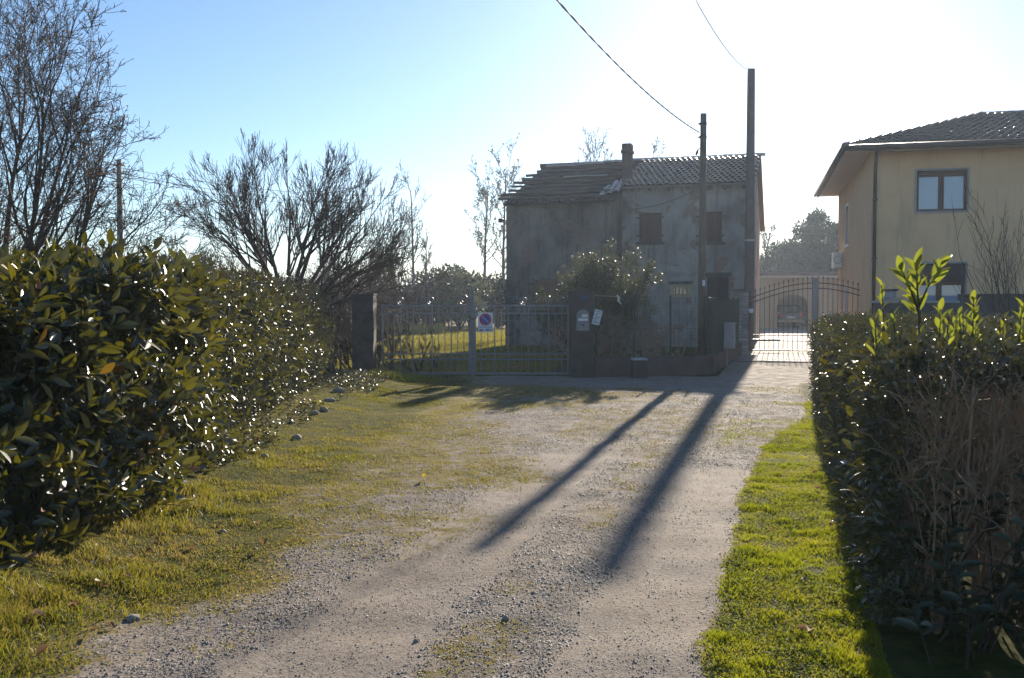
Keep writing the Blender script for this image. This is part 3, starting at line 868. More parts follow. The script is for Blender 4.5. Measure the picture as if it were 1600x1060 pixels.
# split the concave outline into quads so that it fills cleanly
mb = MB()
mb.add([(.35, .4, 0), (ac0, .4, 0), (ac0, .4, gh), (.35, .4, gh)], [(0, 1, 2, 3)])
mb.add([(ac0 + aw, .4, 0), (W, .4, 0), (W, .4, gh), (ac0 + aw, .4, gh)], [(0, 1, 2, 3)])
top = arc[1:-1]
for p, q in zip(top[:-1], top[1:]):
    mb.add([(p[0], .4, p[1]), (q[0], .4, q[1]), (q[0], .4, gh), (p[0], .4, gh)], [(0, 1, 2, 3)])
    mb.add([(p[0], .4, p[1]), (q[0], .4, q[1]), (q[0], .7, q[1]), (p[0], .7, p[1])], [(3, 2, 1, 0)])
mb.build('front_wall', PLASTER_TAN, gar)
MB().box(0, .34, -.25, .6, 0, gh).build('pier', PLASTER_TAN, gar)
MB().box(0.05, W, 6, 6.2, 0, gh).build('rear_wall', PLASTER_TAN, gar)
MB().box(W - .2, W - .01, .6, 5.9, 0, gh).build('side_wall', PLASTER_TAN, gar)
MB().box(0.02, .2, .61, 5.9, 0, gh).build('side_wall', PLASTER_TAN, gar)
MB().box(-.25, W + .2, -.6, 6.5, gh + .12, gh + .34).build('roof', CONCWALL, gar)
MB().box(-.2, W + .2, -.55, 6.4, gh + .003, gh + .118).build('fascia', SOFFIT, gar)
MB().box(3.6, 4.5, .36, .39, .02, 2.05).build('door', PLASTER_TAN, gar)

def build_car(loc, rz):
    car = thing('parked_car', 'dark parked car seen from behind in the arched garage doorway', 'car', loc, rz)
    # profile along y (length), rear at y = 0
    prof = [(0.05, .35), (0.0, .6), (.06, .95), (.22, 1.02), (.62, 1.46), (1.7, 1.5), (2.4, 1.42), (3.05, .98), (3.95, .86), (4.1, .6), (4.05, .32)]
    mb = MB(); n = len(prof)
    for sx in (-1, 1):
        for (y, z) in prof:
            w = .86 if z < 1.0 else .86 - (z - 1.0) * .42
            mb.v.append((sx * w, y, z))
    for i in range(n):
        j = (i + 1) % n
        mb.f.append((i, j, n + j, n + i))
    mb.f.append(tuple(range(n - 1, -1, -1))); mb.f.append(tuple(range(n, 2 * n)))
    body = mb.build('body', CARPAINT, car)
    MB().add([(-.66, .24, 1.04), (.66, .24, 1.04), (.58, .575, 1.42), (-.58, .575, 1.42)], [(0, 1, 2, 3)]).xf(Matrix.Translation((0, -.012, .004))).build('rear_window', GLASSDK, car)
    for sx in (-1, 1):
        MB().bbox(sx * .72 - .12, sx * .72 + .12, -.03, .12, .72, .95, .02).build('tail_light', TAILRED, car)
        for yy in (.75, 3.25):
            w = MB().tube([(sx * .70, yy, .31), (sx * .88, yy, .31)], .31, 18).build('wheel', RUBBER, car)
            MB().tube([(sx * .875, yy, .31), (sx * .893, yy, .31)], .19, 14).build('rim', GALV, w)
        MB().add([(sx * .80, .75, 1.05), (sx * .80, 2.7, 1.05), (sx * .69, 2.2, 1.38), (sx * .69, .9, 1.40)], [(0, 1, 2, 3)]).xf(Matrix.Translation((sx * .03, 0, 0))).build('side_window', GLASSDK, car)
    MB().box(-.26, .26, -.015, .01, .62, .74).build('number_plate', WHITE, car)
    MB().bbox(-.84, .84, -.06, .12, .34, .56, .03).build('bumper', CARPAINT, car)
    MB().box(-.45, .45, .0, .03, .86, .93).build('trim_strip', BLACKPL, car)
    return car
cpos = Matrix.Rotation(-R(8), 3, 'Z') @ Vector((ac0 + aw / 2, 1.15, 0)) + gar.location
build_car((cpos.x, cpos.y, .03), -R(8))

# ------------------------------------------------------------------ poles and overhead cables
p1 = thing('wooden_utility_pole', 'weathered round wooden utility pole behind the green mesh fence', 'utility pole', (4.88, 24.7, 0))
h1 = zat(178, 24.7)
MB().tube([(0, 0, -.2), (0, 0, h1 * .5), (.01, 0, h1)], [.105, .095, .078], 12).build('shaft', POLEWOOD, p1, True)
for zz in (h1 - .28, h1 - .62):
    MB().tube([(0, 0, zz), (0, 0, zz + .05)], .098, 12).build('clamp_band', DARKIRON, p1)
    MB().tube([(-.12, 0, zz + .025), (-.09, 0, zz + .025)], .022, 6).build('bolt', DARKIRON, p1)
MB().tube([(-.06, -.03, h1 - .88), (-.12, -.03, h1 - .90), (-.16, -.03, h1 - .99), (-.18, -.03, h1 - 1.06)], [.01, .012, .035, .02], 7).build('insulator', DARKIRON, p1, True)
MB().bbox(-.01, .06, -.125, -.10, zat(447, 24.7), zat(438, 24.7), .005).build('number_tag', WHITE, p1)
p2 = thing('concrete_utility_pole', 'tall tapered concrete utility pole beside the right corner of the old house', 'utility pole', (8.22, 33.3, 0))
h2 = zat(108, 33.3)
vs = []
for zz, w in ((-.2, .155), (h2 - .08, .108), (h2, .103)):
    vs += [(-w, -w * .85, zz), (w, -w * .85, zz), (w, w * .85, zz), (-w, w * .85, zz)]
fs = [(8, 9, 10, 11)]
for q in (0, 4):
    for e in range(4): fs.append((q + e, q + (e + 1) % 4, q + 4 + (e + 1) % 4, q + 4 + e))
MB().add(vs, fs).build('shaft', POLECONC, p2)
zz = zat(377, 33.3)
MB().box(-.15, .15, -.14, .14, zz, zz + .05).build('clamp_band', GALV, p2)
MB().tube([(-.10, -.05, h2 - .02), (-.14, -.08, h2 + .04), (-.18, -.1, h2)], .012, 6).build('cable_hook', DARKIRON, p2)
p3 = thing('distant_wooden_pole', 'brown wooden pole rising behind the bare tree at far left', 'utility pole', (xat(190, 44), 44, 0))
h3 = zat(250, 44)
MB().tube([(0, 0, -.2), (0, 0, h3)], [.15, .11], 10).build('shaft', POLEWOOD, p3, True)
for k, dz in enumerate((.15, .5)):
    MB().beam((-.25, 0, h3 - dz - .1), (.25, 0, h3 - dz - .1), .05, .06).build('crossarm', ROOFWD, p3)
    for xx in (-.2, .2): MB().tube([(xx, 0, h3 - dz - .07), (xx, 0, h3 - dz + .05)], .03, 7).build('insulator', WHITE, p3)

def cable(name, label, a, b, sag, r, n=40, twist=0, **kw):
    a, b = Vector(a), Vector(b); mb = MB()
    strands = 2 if twist else 1
    for s_ in range(strands):
        pts = []
        for k in range(n + 1):
            f = k / n; p = a.lerp(b, f); p.z -= sag * 4 * f * (1 - f)
            if twist:
                w = f * twist + s_ * math.pi
                p += Vector((math.cos(w) * r * .55, 0, math.sin(w) * r * .55))
            pts.append(p)
        mb.tube(pts, r, 5)
    return tag(mb.build(name, CABLE, None, True), label, 'cable', kw.get('group'))
c0 = Vector((4.88 - .1, 24.7, zat(207, 24.7)))
m1 = at(870, 0, 13.6)
d_ = (m1 - c0)
c_end = c0 + d_ * 2.0 + Vector((0, 0, 1.4))
mid = c0.lerp(c_end, .5)
cable('overhead_cable', 'thick twisted black cable running from the wooden pole up over the lane', c0, c_end, mid.z - m1.z, .011, 160, 150)
c0 = Vector((8.22 - .18, 33.2, zat(109, 33.2)))
m1 = at(1087, 0, 20.5)
c_end = c0 + (m1 - c0) * 2.0 + Vector((0, 0, 1.6)); mid = c0.lerp(c_end, .5)
cable('overhead_cable', 'thin black cable hanging from the top of the tall concrete pole', c0, c_end, mid.z - m1.z, .012, 50)
for k, (va, vb) in enumerate(((262, 268), (271, 281), (276, 289))):
    lab = ['top one', 'middle one', 'lowest'][k]
    cable('distant_wire', 'thin wire strung from the distant pole behind the fig tree, %s of three' % lab, (xat(190, 44), 44, zat(va, 44)), (xat(640, 70), 70, zat(vb + 36, 70)), .5, .012, 30, group='wires from the distant pole')

# ------------------------------------------------------------------ left gate with pillars
def pillar(x0, x1, h, label):
    p = thing('gate_pillar', label, 'gate pillar', ((x0 + x1) / 2, 21.0, 0), 0, 'pillars of the double gate')
    w = (x1 - x0) / 2
    mb = MB()
    # slightly uneven cast shaft: stacked rings
    rng2 = random.Random(int(x0 * 100))
    prev = None
    nseg = 8
    for k in range(nseg + 1):
        z = -.05 + (h - .0 + .05) * k / nseg
        for (sx, sy) in ((-1, -1), (1, -1), (1, 1), (-1, 1)):
            mb.v.append((sx * w + rng2.uniform(-.008, .008), sy * .24 + rng2.uniform(-.008, .008), z))
    for k in range(nseg):
        for e in range(4): mb.f.append((k * 4 + e, k * 4 + (e + 1) % 4, k * 4 + 4 + (e + 1) % 4, k * 4 + 4 + e))
    mb.f.append(tuple(nseg * 4 + e for e in range(4)))
    mb.build('shaft', PILCONC, p)
    MB().bbox(-w - .012, w + .012, -.252, .252, h + .001, h + .035, .01).build('cap', PILCONC, p)
    return p
pl_ = pillar(xat(553, 21), xat(586, 21), zat(462, 21), 'dark square concrete gate pillar at the end of the left hedge')
pr_ = pillar(xat(891, 21), xat(927, 21), zat(457, 21), 'concrete gate pillar carrying the letterbox and blue number plate')
# foot block beside left pillar
lb = thing('letterbox', 'rounded grey letterbox with white name strip on the gate pillar', 'letterbox', (xat(910.5, 20.74), 20.76, 0))
za, zb = zat(517, 20.7), zat(484, 20.7)
w = .135
prof = [(-w, za), (w, za), (w, zb - .12)] + [(w * math.cos(a), zb - .12 + .12 * math.sin(a)) for a in np.linspace(0, math.pi, 9)][1:-1] + [(-w, zb - .12)]
n = len(prof)
mb = MB(); mb.add([(x, 0, z) for x, z in prof] + [(x, -.10, z) for x, z in prof],
                  [tuple(range(n)), tuple(range(2 * n - 1, n - 1, -1))] + [((i + 1) % n, i, n + i, n + (i + 1) % n) for i in range(n)])
mb.build('box', simple('letterbox_grey', (.26, .25, .24), (.19, .18, .175), 8, .5, .1, metal=.3), lb)
zs = zat(500, 20.7)
MB().box(-.10, .10, -.108, -.1015, zs - .02, zs + .03).build('name_strip', WHITE, lb)
MB().box(-.03, .10, -.106, -.1015, zs + .055, zs + .12).build('label', PAPER, lb)
MB().tube([(0, -.10, zs - .11), (0, -.112, zs - .11)], .022, 8).build('lock', DARKIRON, lb)
np_ = MB().bbox(-.07, .07, -.02, 0, -.05, .05, .006).build('number_plate', PLATEBLUE, pr_)
np_.location = (.02, -.255, zat(461, 20.7) - .06)
nt_ = thing('paper_notice', 'tilted white paper notice hung beside the letterbox pillar', 'notice', (xat(933, 20.7), 20.70, zat(496, 20.7)))
nt_.rotation_euler = (0, R(14), 0)
MB().box(-.085, .085, 0, .006, -.165, .165).build('sheet', PAPER, nt_)
for k in range(7):
    zz = .12 - k * .04
    MB().beam((-.07 + .02 * (k % 2), -.002, zz), (.055 - .03 * (k % 3), -.002, zz + .012), .001, .010).build('print_line', INK, nt_)

gate = thing('double_gate', 'grey iron double gate with scrolls and thin bars between concrete pillars', 'gate', (0, 21.05, 0))
GXL, GXR, GXC = xat(596, 21.05), xat(889, 21.05), xat(738, 21.05)
zt, z2, zm1, zm2, zb0 = zat(478, 21.05), zat(490, 21.05), zat(553, 21.05), zat(562, 21.05), .07
def rail(xa, xb, z, h=.035, y=0): MB().box(xa, xb, y - .016, y + .016, z - h / 2, z + h / 2).build('rail', IRON, gate)
for (xa, xb, s_) in ((GXL, GXC - .045, 1), (GXC + .045, GXR, -1)):
    for z, h in ((zt, .04), (z2, .03), (zm1, .03), (zm2, .03), (zb0, .045)): rail(xa, xb, z, h)
    rail(xa + .4, xb - .4, (zt + z2) / 2 + .01, .014)
    MB().box(xa, xa + .035, -.02, .02, zb0 - .02, zt + .03).build('stile', IRON, gate)
    MB().box(xb - .035, xb, -.02, .02, zb0 - .02, zt + .03).build('stile', IRON, gate)
    n = 14
    for k in range(1, n):
        x = xa + (xb - xa) * k / n
        thick = k in (3, 5, 8, 11)
        r_ = .013 if thick else .0075
        MB().box(x - r_, x + r_, -.011, .011, zb0 + .024, (zt - .021) if thick or k % 4 == 1 else (z2 - .016)).build('bar', IRON, gate)
    # scrolls on the top rail
    def scroll(xc, d, sc):
        pts = []
        for q in range(26):
            a = -math.pi * .6 + q / 25 * 3.1 * math.pi
            rr = .098 * sc * (1 - .72 * q / 25)
            pts.append((xc + d * rr * math.cos(a), 0, zt + .02 + .095 * sc + rr * math.sin(a)))
        MB().tube(pts, .0085, 5).build('scroll', IRON, gate, True)
    for f, d, sc in ((.08, 1, 1), (.22, -1, 1), (.48, 1, 1), (.56, -1, 1), (.93 if s_ > 0 else .9, -1, 1.25)):
        scroll(xa + (xb - xa) * (f if s_ > 0 else 1 - f), d * s_, sc)
MB().bbox(GXC - .044, GXC + .044, -.035, .035, .02, zat(458, 21.05), .008).build('centre_post', IRON, gate)
MB().tube([(GXC, 0, zat(458, 21.05)), (GXC, 0, zat(452, 21.05)), (GXC, 0, zat(446, 21.05))], [.03, .045, .004], 8).build('finial', IRON, gate)
for k in range(9):
    a = k / 9 * 2 * math.pi
zz = zat(497, 21)
chn = thing('gate_chain', 'dark chain wound round the centre post of the double gate', 'chain', (GXC, 21.05, zz))
for k in range(12):
    a = k / 12 * 2 * math.pi
    pc = Vector((.075 * math.cos(a), .06 * math.sin(a), .03 * math.sin(a * 2 + .6)))
    lk = [pc + Vector((.022 * math.cos(b) * -math.sin(a), .022 * math.cos(b) * math.cos(a), .016 * math.sin(b))) for b in np.linspace(0, 2 * math.pi, 9)]
    MB().tube(lk, .006, 4).build('chain_link', DARKIRON, chn, True)
for k in range(5):
    pc = Vector((-.08, -.05, -.03 - k * .035))
    lk = [pc + Vector((.014 * math.cos(b) * (k % 2), .014 * math.cos(b) * (1 - k % 2), .024 * math.sin(b))) for b in np.linspace(0, 2 * math.pi, 9)]
    MB().tube(lk, .006, 4).build('chain_link', DARKIRON, chn, True)

sg = thing('no_parking_sign', 'white no-parking sign with red ring and blue disc on the double gate', 'sign', (xat(758.5, 21), 21.0, zat(504, 21)))
sw, sh = .162, .215
MB().bbox(-sw, sw, -.004, .004, -sh, sh, .0025).build('plate', WHITE, sg)
def disc(r0, r1, y, cz, n=36):
    mb = MB()
    for k in range(n):
        a, b_ = 2 * math.pi * k / n, 2 * math.pi * (k + 1) / n
        if r0 <= 0: mb.add([(0, y, cz), (r1 * math.cos(a), y, cz + r1 * math.sin(a)), (r1 * math.cos(b_), y, cz + r1 * math.sin(b_))], [(0, 1, 2)])
        else: mb.add([(r0 * math.cos(a), y, cz + r0 * math.sin(a)), (r1 * math.cos(a), y, cz + r1 * math.sin(a)), (r1 * math.cos(b_), y, cz + r1 * math.sin(b_)), (r0 * math.cos(b_), y, cz + r0 * math.sin(b_))], [(0, 1, 2, 3)])
    return mb
cz = .065
disc(.098, .132, -.0065, cz).build('red_ring', RED, sg)
disc(0, .097, -.0065, cz).build('blue_disc', BLUE, sg)
MB().beam((-.068, -.0085, cz + .068), (.068, -.0085, cz - .068), .001, .034).build('red_slash', simple('slash_red_faded', (.36, .30, .48), (.34, .28, .46), 5, .5, 0), sg)
MB().box(-.135, .14, -.0065, -.0045, -.108, -.098).build('text_line', INK, sg)
MB().box(-.13, -.05, -.0065, -.0045, -.185, -.155).build('tow_pictogram', INK, sg)
MB().add([(.0, -.0065, -.18), (.14, -.0065, -.18), (.14, -.0065, -.160), (.09, -.0065, -.158), (.06, -.0065, -.145), (.02, -.0065, -.150), (0, -.0065, -.160)], [tuple(range(7))]).build('car_pictogram', INK, sg)

# ------------------------------------------------------------------ fence: low wall, posts, mesh, green cloth, stone pillar
A0, A1, B1 = Vector((xat(928, 21.1), 21.1, 0)), Vector((4.46, 21.75, 0)), Vector((6.93, 29.4, 0))
lw = thing('low_wall', 'low brown concrete kerb wall carrying the mesh fence', 'wall', (0, 0, 0))
def wallseg(a, b, th, z1, name, mat, par):
    a, b = Vector(a), Vector(b); t = (b - a).normalized(); n = Vector((-t.y, t.x, 0)) * th / 2
    mb = MB(); k_ = 10
    for k in range(k_ + 1):
        p = a.lerp(b, k / k_); z = z1 + random.uniform(-.012, .012)
        for q, zz in ((-n, -.1), (n, -.1), (n, z), (-n, z)): mb.v.append(tuple(p + q + Vector((0, 0, zz))))
    for k in range(k_):
        for e in range(4): mb.f.append((k * 4 + e, k * 4 + (e + 1) % 4, k * 4 + 4 + (e + 1) % 4, k * 4 + 4 + e))
    mb.f += [(0, 1, 2, 3), tuple(k_ * 4 + e for e in (3, 2, 1, 0))]
    return mb.build(name, mat, par)
wallseg(A0, A1, .22, .42, 'front_run', CONCWALL, lw)
wallseg(A1 + Vector((.035, .13, 0)), B1, .22, .41, 'side_run', CONCWALL, lw)
fen = thing('mesh_fence', 'green wire mesh fence with thin posts on the low wall', 'fence', (0, 0, 0))
ft = 1.74
for a, b, n in ((A0, A1, 3), (A1, B1, 5)):
    for k in range(n + 1):
        if k == 0 and a is A1: continue
        p = a.lerp(b, (k + .06) / (n + .12))
        MB().tube([(p.x, p.y, .40), (p.x, p.y, ft + .05)], .022, 7).build('post', GREENPOST, fen)
    mb = MB()
    Ld = (b - a).length
    for k in range(int(Ld / .10)):
        p = a.lerp(b, k * .10 / Ld); mb.tube([(p.x, p.y, .42), (p.x, p.y, ft)], .0022, 3, False)
    for k in range(18):
        z = .42 + k * (ft - .42) / 17
        r_ = .0045 if k in (0, 8, 17) else .002
        mb.tube([(a.x, a.y, z), (b.x, b.y, z)], r_, 3, False)
    mb.build('wire_mesh', NETWIRE, fen, kind='stuff')
# green cloth on the side run
mb = MB()
nn, mz = 26, 8
a = A1.lerp(B1, .02); b = A1.lerp(B1, .97)
nrm = Vector(((b - a).y, -(b - a).x, 0)).normalized()
for j in range(mz + 1):
    for k in range(nn + 1):
        p = a.lerp(b, k / nn) + nrm * (.035 + .018 * math.sin(k * 1.9 + j * .4)); z = .44 + (ft - .46) * j / mz - (.03 * abs(math.sin(k * .8)) if j == mz else 0)
        mb.v.append((p.x, p.y, z))
for j in range(mz):
    for k in range(nn):
        q = j * (nn + 1) + k; mb.f.append((q, q + 1, q + nn + 2, q + nn + 1))
cl = mb.build('green_shade_cloth', GREENSHEET, None, True)
tag(cl, 'dark green cloth screen stretched along the fence by the stone pillar', 'screen')
# stone pillar
sp = thing('stone_pillar', 'narrow split-stone pillar with curved cap beside the driveway gate', 'gate pillar', (xat(1158, 30.0), 30.0, 0), -TH)
sph = zat(456, 30.0); z = 0.0; k = 0
MB().box(-.175, .175, -.175, .175, 0, sph - .01).build('mortar_core', CONC, sp)
while z < sph - .03:
    hh = random.uniform(.075, .125); hh = min(hh, sph - z)
    cut = random.uniform(-.08, .08)
    for (xa, xb) in ((-.2, cut - .006), (cut + .006, .2)):
        o_ = random.uniform(-.012, .012)
        MB().bbox(xa - (o_ if xa < -.1 else 0), xb + (o_ if xb > .1 else 0), -.2 - random.uniform(-.01, .015), .2 + random.uniform(-.01, .015), z + .006, z + hh - .006, .012).build('stone', PILSTONE, sp)
    z += hh
mb = MB()
cr = [(-.25 + .5 * q / 8, sph + .02 + .07 * math.sin(math.pi * q / 8)) for q in range(9)]
poly = [(-.25, sph)] + cr + [(.25, sph)]
n = len(poly)
mb.add([(x, -.25, z_) for x, z_ in poly] + [(x, .25, z_) for x, z_ in poly], [tuple(range(n - 1, -1, -1)), tuple(range(n, 2 * n))] + [(i, (i + 1) % n, n + (i + 1) % n, n + i) for i in range(n)])
mb.build('cap', CONC, sp)
# utility cabinet on a post
cab = thing('utility_cabinet', 'pale grey utility cabinet on a short post before the green cloth', 'utility box', (xat(1134, 24.8), 24.8, 0), -R(6))
za, zb = zat(545, 24.8), zat(507, 24.8)
cb = MB().bbox(-.23, .23, -.14, .14, za, zb, .03).build('cabinet', PALEGREY, cab)
MB().bbox(-.20, .20, -.152, -.141, za + .05, zb - .05, .004).build('door', PALEGREY, cb)
MB().bbox(-.25, .25, -.17, .16, zb + .001, zb + .04, .01).build('lid', LIDGREY, cb)
MB().tube([(.16, -.152, (za + zb) / 2), (.16, -.165, (za + zb) / 2)], .016, 7).build('lock', DARKIRON, cb)
MB().box(-.04, .04, -.05, .05, -.05, za - .002).build('post', PALEGREY, cab)
# small dark box at the wall foot
bx_ = thing('small_meter_box', 'small dark box with pale lid standing against the low wall', 'utility box', (xat(999.5, 20.75), 20.85, 0))
zb = zat(564, 20.6)
MB().bbox(-.165, .165, -.13, .13, -.03, zb, .012).build('body', BLACKPL, bx_)
MB().bbox(-.175, .175, -.142, .142, zb + .001, zb + .045, .012).build('lid', LIDGREY, bx_)
# white rod and rag on the fence, loose sticks
st = thing('white_rod', 'thin pale rod tied level across the mesh fence with a rag', 'rod', (0, 0, 0))
ya = 21.0
MB().tube([at(928, 462, ya), at(950, 463, ya), at(964, 463.5, ya)], .012, 6).build('rod', FRAMEPALE, st)
MB().tube([at(964, 461, ya), at(967, 466, ya), at(966, 470, ya), at(971, 476, ya)], [.015, .035, .028, .008], 6).build('rag', PAPER, st)

# ------------------------------------------------------------------ driveway gate (arched, wrought iron)
DG = Vector((xat(1171, 31.6), 31.6, 0))
dg = thing('driveway_gate', 'arched dark iron driveway gate with spear-topped bars and wide centre post', 'gate', DG, -TH)
LW = 2.05; RW = 1.75
def arch(x): return 1.72 + .55 * math.cos((x - LW) / 2.2 * math.pi / 2)
for (xa, xb) in ((.03, LW - .09), (LW + .09, LW + RW)):
    MB().box(xa, xb, -.018, .018, .06, .10).build('rail', DARKIRON, dg)
    MB().box(xa, xb, -.014, .014, .38, .41).build('rail', DARKIRON, dg)
    MB().box(xa, xb, -.014, .014, .56, .59).build('rail', DARKIRON, dg)
    for off in (0, -.17):
        pts = [(x, 0, arch(x) + off) for x in np.linspace(xa, xb, 15)]
        MB().tube(pts, .018, 6).build('arch_rail', DARKIRON, dg, True)
    nb = int(round((xb - xa) / .152))
    for k in range(nb + 1):
        x = xa + (xb - xa) * k / nb
        zt_ = arch(x) + .13
        MB().tube([(x, 0, .06), (x, 0, zt_)], .0105, 6).build('bar', DARKIRON, dg)
        MB().tube([(x, 0, zt_), (x, 0, zt_ + .03), (x, 0, zt_ + .11)], [.01, .026, .002], 6).build('spear_tip', DARKIRON, dg)
MB().bbox(LW - .085, LW + .085, -.05, .05, .03, arch(LW) + .10, .012).build('centre_post', IRON, dg)
MB().bbox(LW - .11, LW + .11, -.07, .07, arch(LW) + .10, arch(LW) + .16, .015).build('post_cap', IRON, dg)
MB().tube([(.0, 0, 0), (0, 0, 2.0)], .03, 8).build('hinge_post', DARKIRON, dg)
MB().beam((-.25, .06, .40), (.98, .06, .42), .07, .075).build('opener_arm', IRON, dg)
MB().bbox(-.02, .12, -.10, -.02, 1.30, 1.44, .03).build('glare_plate', WHITE, dg)  # white plate added to stand in for the sun glare spot on the gate
gp = thing('brown_gate_post', 'brown square post at the right of the driveway gate against the yellow house', 'gate pillar', DG + FDIR * (LW + RW + .18) , -TH)
MB().bbox(-.16, .16, -.16, .16, -.02, 2.35, .015).build('shaft', CONCWALL, gp)
MB().bbox(-.19, .19, -.19, .19, 2.351, 2.42, .015).build('cap', CONCWALL, gp)

# garden wall in front of the yellow house with pot and board
gw = thing('garden_wall', 'dark stone garden wall in front of the yellow house', 'wall', (9.7, 25.7, 0), -TY)
MB().box(0, 2.1, 0, .25, 0, 1.62).build('low_run', DARKWALL, gw)
MB().box(2.101, 9, 0, .26, 0, 1.80).build('high_run', DARKWALL, gw)
MB().bbox(-.04, 2.1, -.04, .29, 1.621, 1.68, .01).build('coping', PALEGREY, gw)
MB().bbox(2.101, 9.04, -.04, .30, 1.801, 1.86, .01).build('coping', DARKWALL, gw)
pot = thing('chimney_pot', 'pale grey round pot with dark rim on the garden wall', 'pot', (xat(1393, 25.6), 25.75, 1.68))
MB().tube([(0, 0, 0), (0, 0, .26)], [.15, .16], 14).build('body', PALEGREY, pot, True)
MB().tube([(0, 0, .262), (0, 0, .31)], .21, 14).build('rim', BLACKPL, pot)
bd = thing('sloping_board', 'sunlit sloping board propped in front of the garden wall', 'board', (xat(1392, 24.6), 24.6, 0))
MB().add([(-.22, -.25, 1.60), (.22, -.25, 1.70), (.22, .2, 1.74), (-.22, .2, 1.64), (-.22, -.25, 1.63), (.22, -.25, 1.73), (.22, .2, 1.77), (-.22, .2, 1.67)],
         [(3, 2, 1, 0), (4, 5, 6, 7), (0, 1, 5, 4), (1, 2, 6, 5), (2, 3, 7, 6), (3, 0, 4, 7)]).build('board', FRAMEPALE, bd)
for xx in (-.18, .18): MB().box(xx - .02, xx + .02, -.1, -.06, 0, 1.63 + xx * .2).build('leg', DOORWD, bd)

# ------------------------------------------------------------------ foliage generators
def leaf_template(n=4, fold=.16, droop=.12):
    """unit leaf along +y: stations left / rib / right, closed to a point at both ends"""
    st = [(.18, .62), (.42, 1.0), (.68, .84), (.87, .45)] if n == 4 else [(.45, 1.0)]
    vs = [(0, 0, 0)]
    for (t, w) in st:
        z = -droop * t * t
        vs += [(-.5 * w, t, z + fold * w), (0, t, z), (.5 * w, t, z + fold * w)]
    vs.append((0, 1, -droop))
    m = len(st); fs = [(0, 2, 1), (0, 3, 2)]
    for k in range(m - 1):
        a = 1 + 3 * k; b = a + 3
        fs += [(a, a + 1, b + 1), (a, b + 1, b), (a + 1, a + 2, b + 2), (a + 1, b + 2, b + 1)]
    a = 1 + 3 * (m - 1); e = len(vs) - 1
    fs += [(a, a + 1, e), (a + 1, a + 2, e)]
    return np.array(vs, float), np.array(fs)
T_BIG = leaf_template(4, .09, .10); T_SMALL = leaf_template(1, .18, .05)

def norm(a): return a / np.maximum(np.linalg.norm(a, axis=-1, keepdims=True), 1e-9)
def frames(d, up):
    d = norm(d); x = norm(np.cross(d, up)); z = np.cross(x, d)
    return x, d, z
def leaves_mesh(name, pos, d, up, L, W, tint, T, mat):
    X, Y, Z = frames(d, up)
    tv, tf = T; n, m = len(pos), len(tv)
    V = pos[:, None, :] + X[:, None, :] * (tv[None, :, 0, None] * W[:, None, None]) + Y[:, None, :] * (tv[None, :, 1, None] * L[:, None, None]) + Z[:, None, :] * (tv[None, :, 2, None] * L[:, None, None])
    Fc = tf[None] + (np.arange(n) * m)[:, None, None]
    return make_mesh(name, V.reshape(-1, 3), Fc.reshape(-1, 3), mat, True, {'tint': np.repeat(tint, m)})
LEAF_CACHE = {}
def leaf_objects(name, pos, d, up, L, W, tint, mat, parent, key):
    """separate leaf objects that share a few meshes"""
    X, Y, Z = frames(d, up)
    for i in range(len(pos)):
        q = int(np.clip(round(tint[i] * 10), 0, 10)); v = i % 3
        k = (key, q, v)
        if k not in LEAF_CACHE:
            tv, tf = leaf_template(4, (.05, .10, .16)[v], (.04, .10, .2)[v])
            LEAF_CACHE[k] = make_mesh(name, tv, tf, mat, True, {'tint': np.full(len(tv), q / 10)})
        o = link(name, LEAF_CACHE[k], parent)
        M = Matrix.Identity(4)
        for r_ in range(3):
            M[r_][0] = X[i][r_] * W[i]; M[r_][1] = Y[i][r_] * L[i]; M[r_][2] = Z[i][r_] * L[i]; M[r_][3] = pos[i][r_]
        o.matrix_basis = M

def shoots(base, direc, slen, per, leafL, r, spread=.9, tip=True):
    """leaves in spirals along shoots -> arrays"""
    n = len(base)
    direc = norm(direc)
    a = norm(np.cross(direc, r.normal(size=(n, 3)))); b = np.cross(direc, a)
    P, D, Lh, SI = [], [], [], []
    for k in range(per):
        f = (k + .6) / per
        ang = k * 2.4 + r.uniform(0, 6.28, n) * .15 + np.arange(n) * 1.7
        rad = a * np.cos(ang)[:, None] + b * np.sin(ang)[:, None]
        p = base + direc * (slen * f)[:, None]
        dd = norm(rad * spread * (1.15 - .6 * f) + direc * (.35 + .5 * f) + r.normal(size=(n, 3)) * .22)
        P.append(p + rad * .008); D.append(dd); Lh.append(leafL * r.uniform(.5, 1.18, n) * (1.05 - .3 * abs(f - .55))); SI.append(np.arange(n))
    return np.concatenate(P), np.concatenate(D), np.concatenate(Lh), np.concatenate(SI)

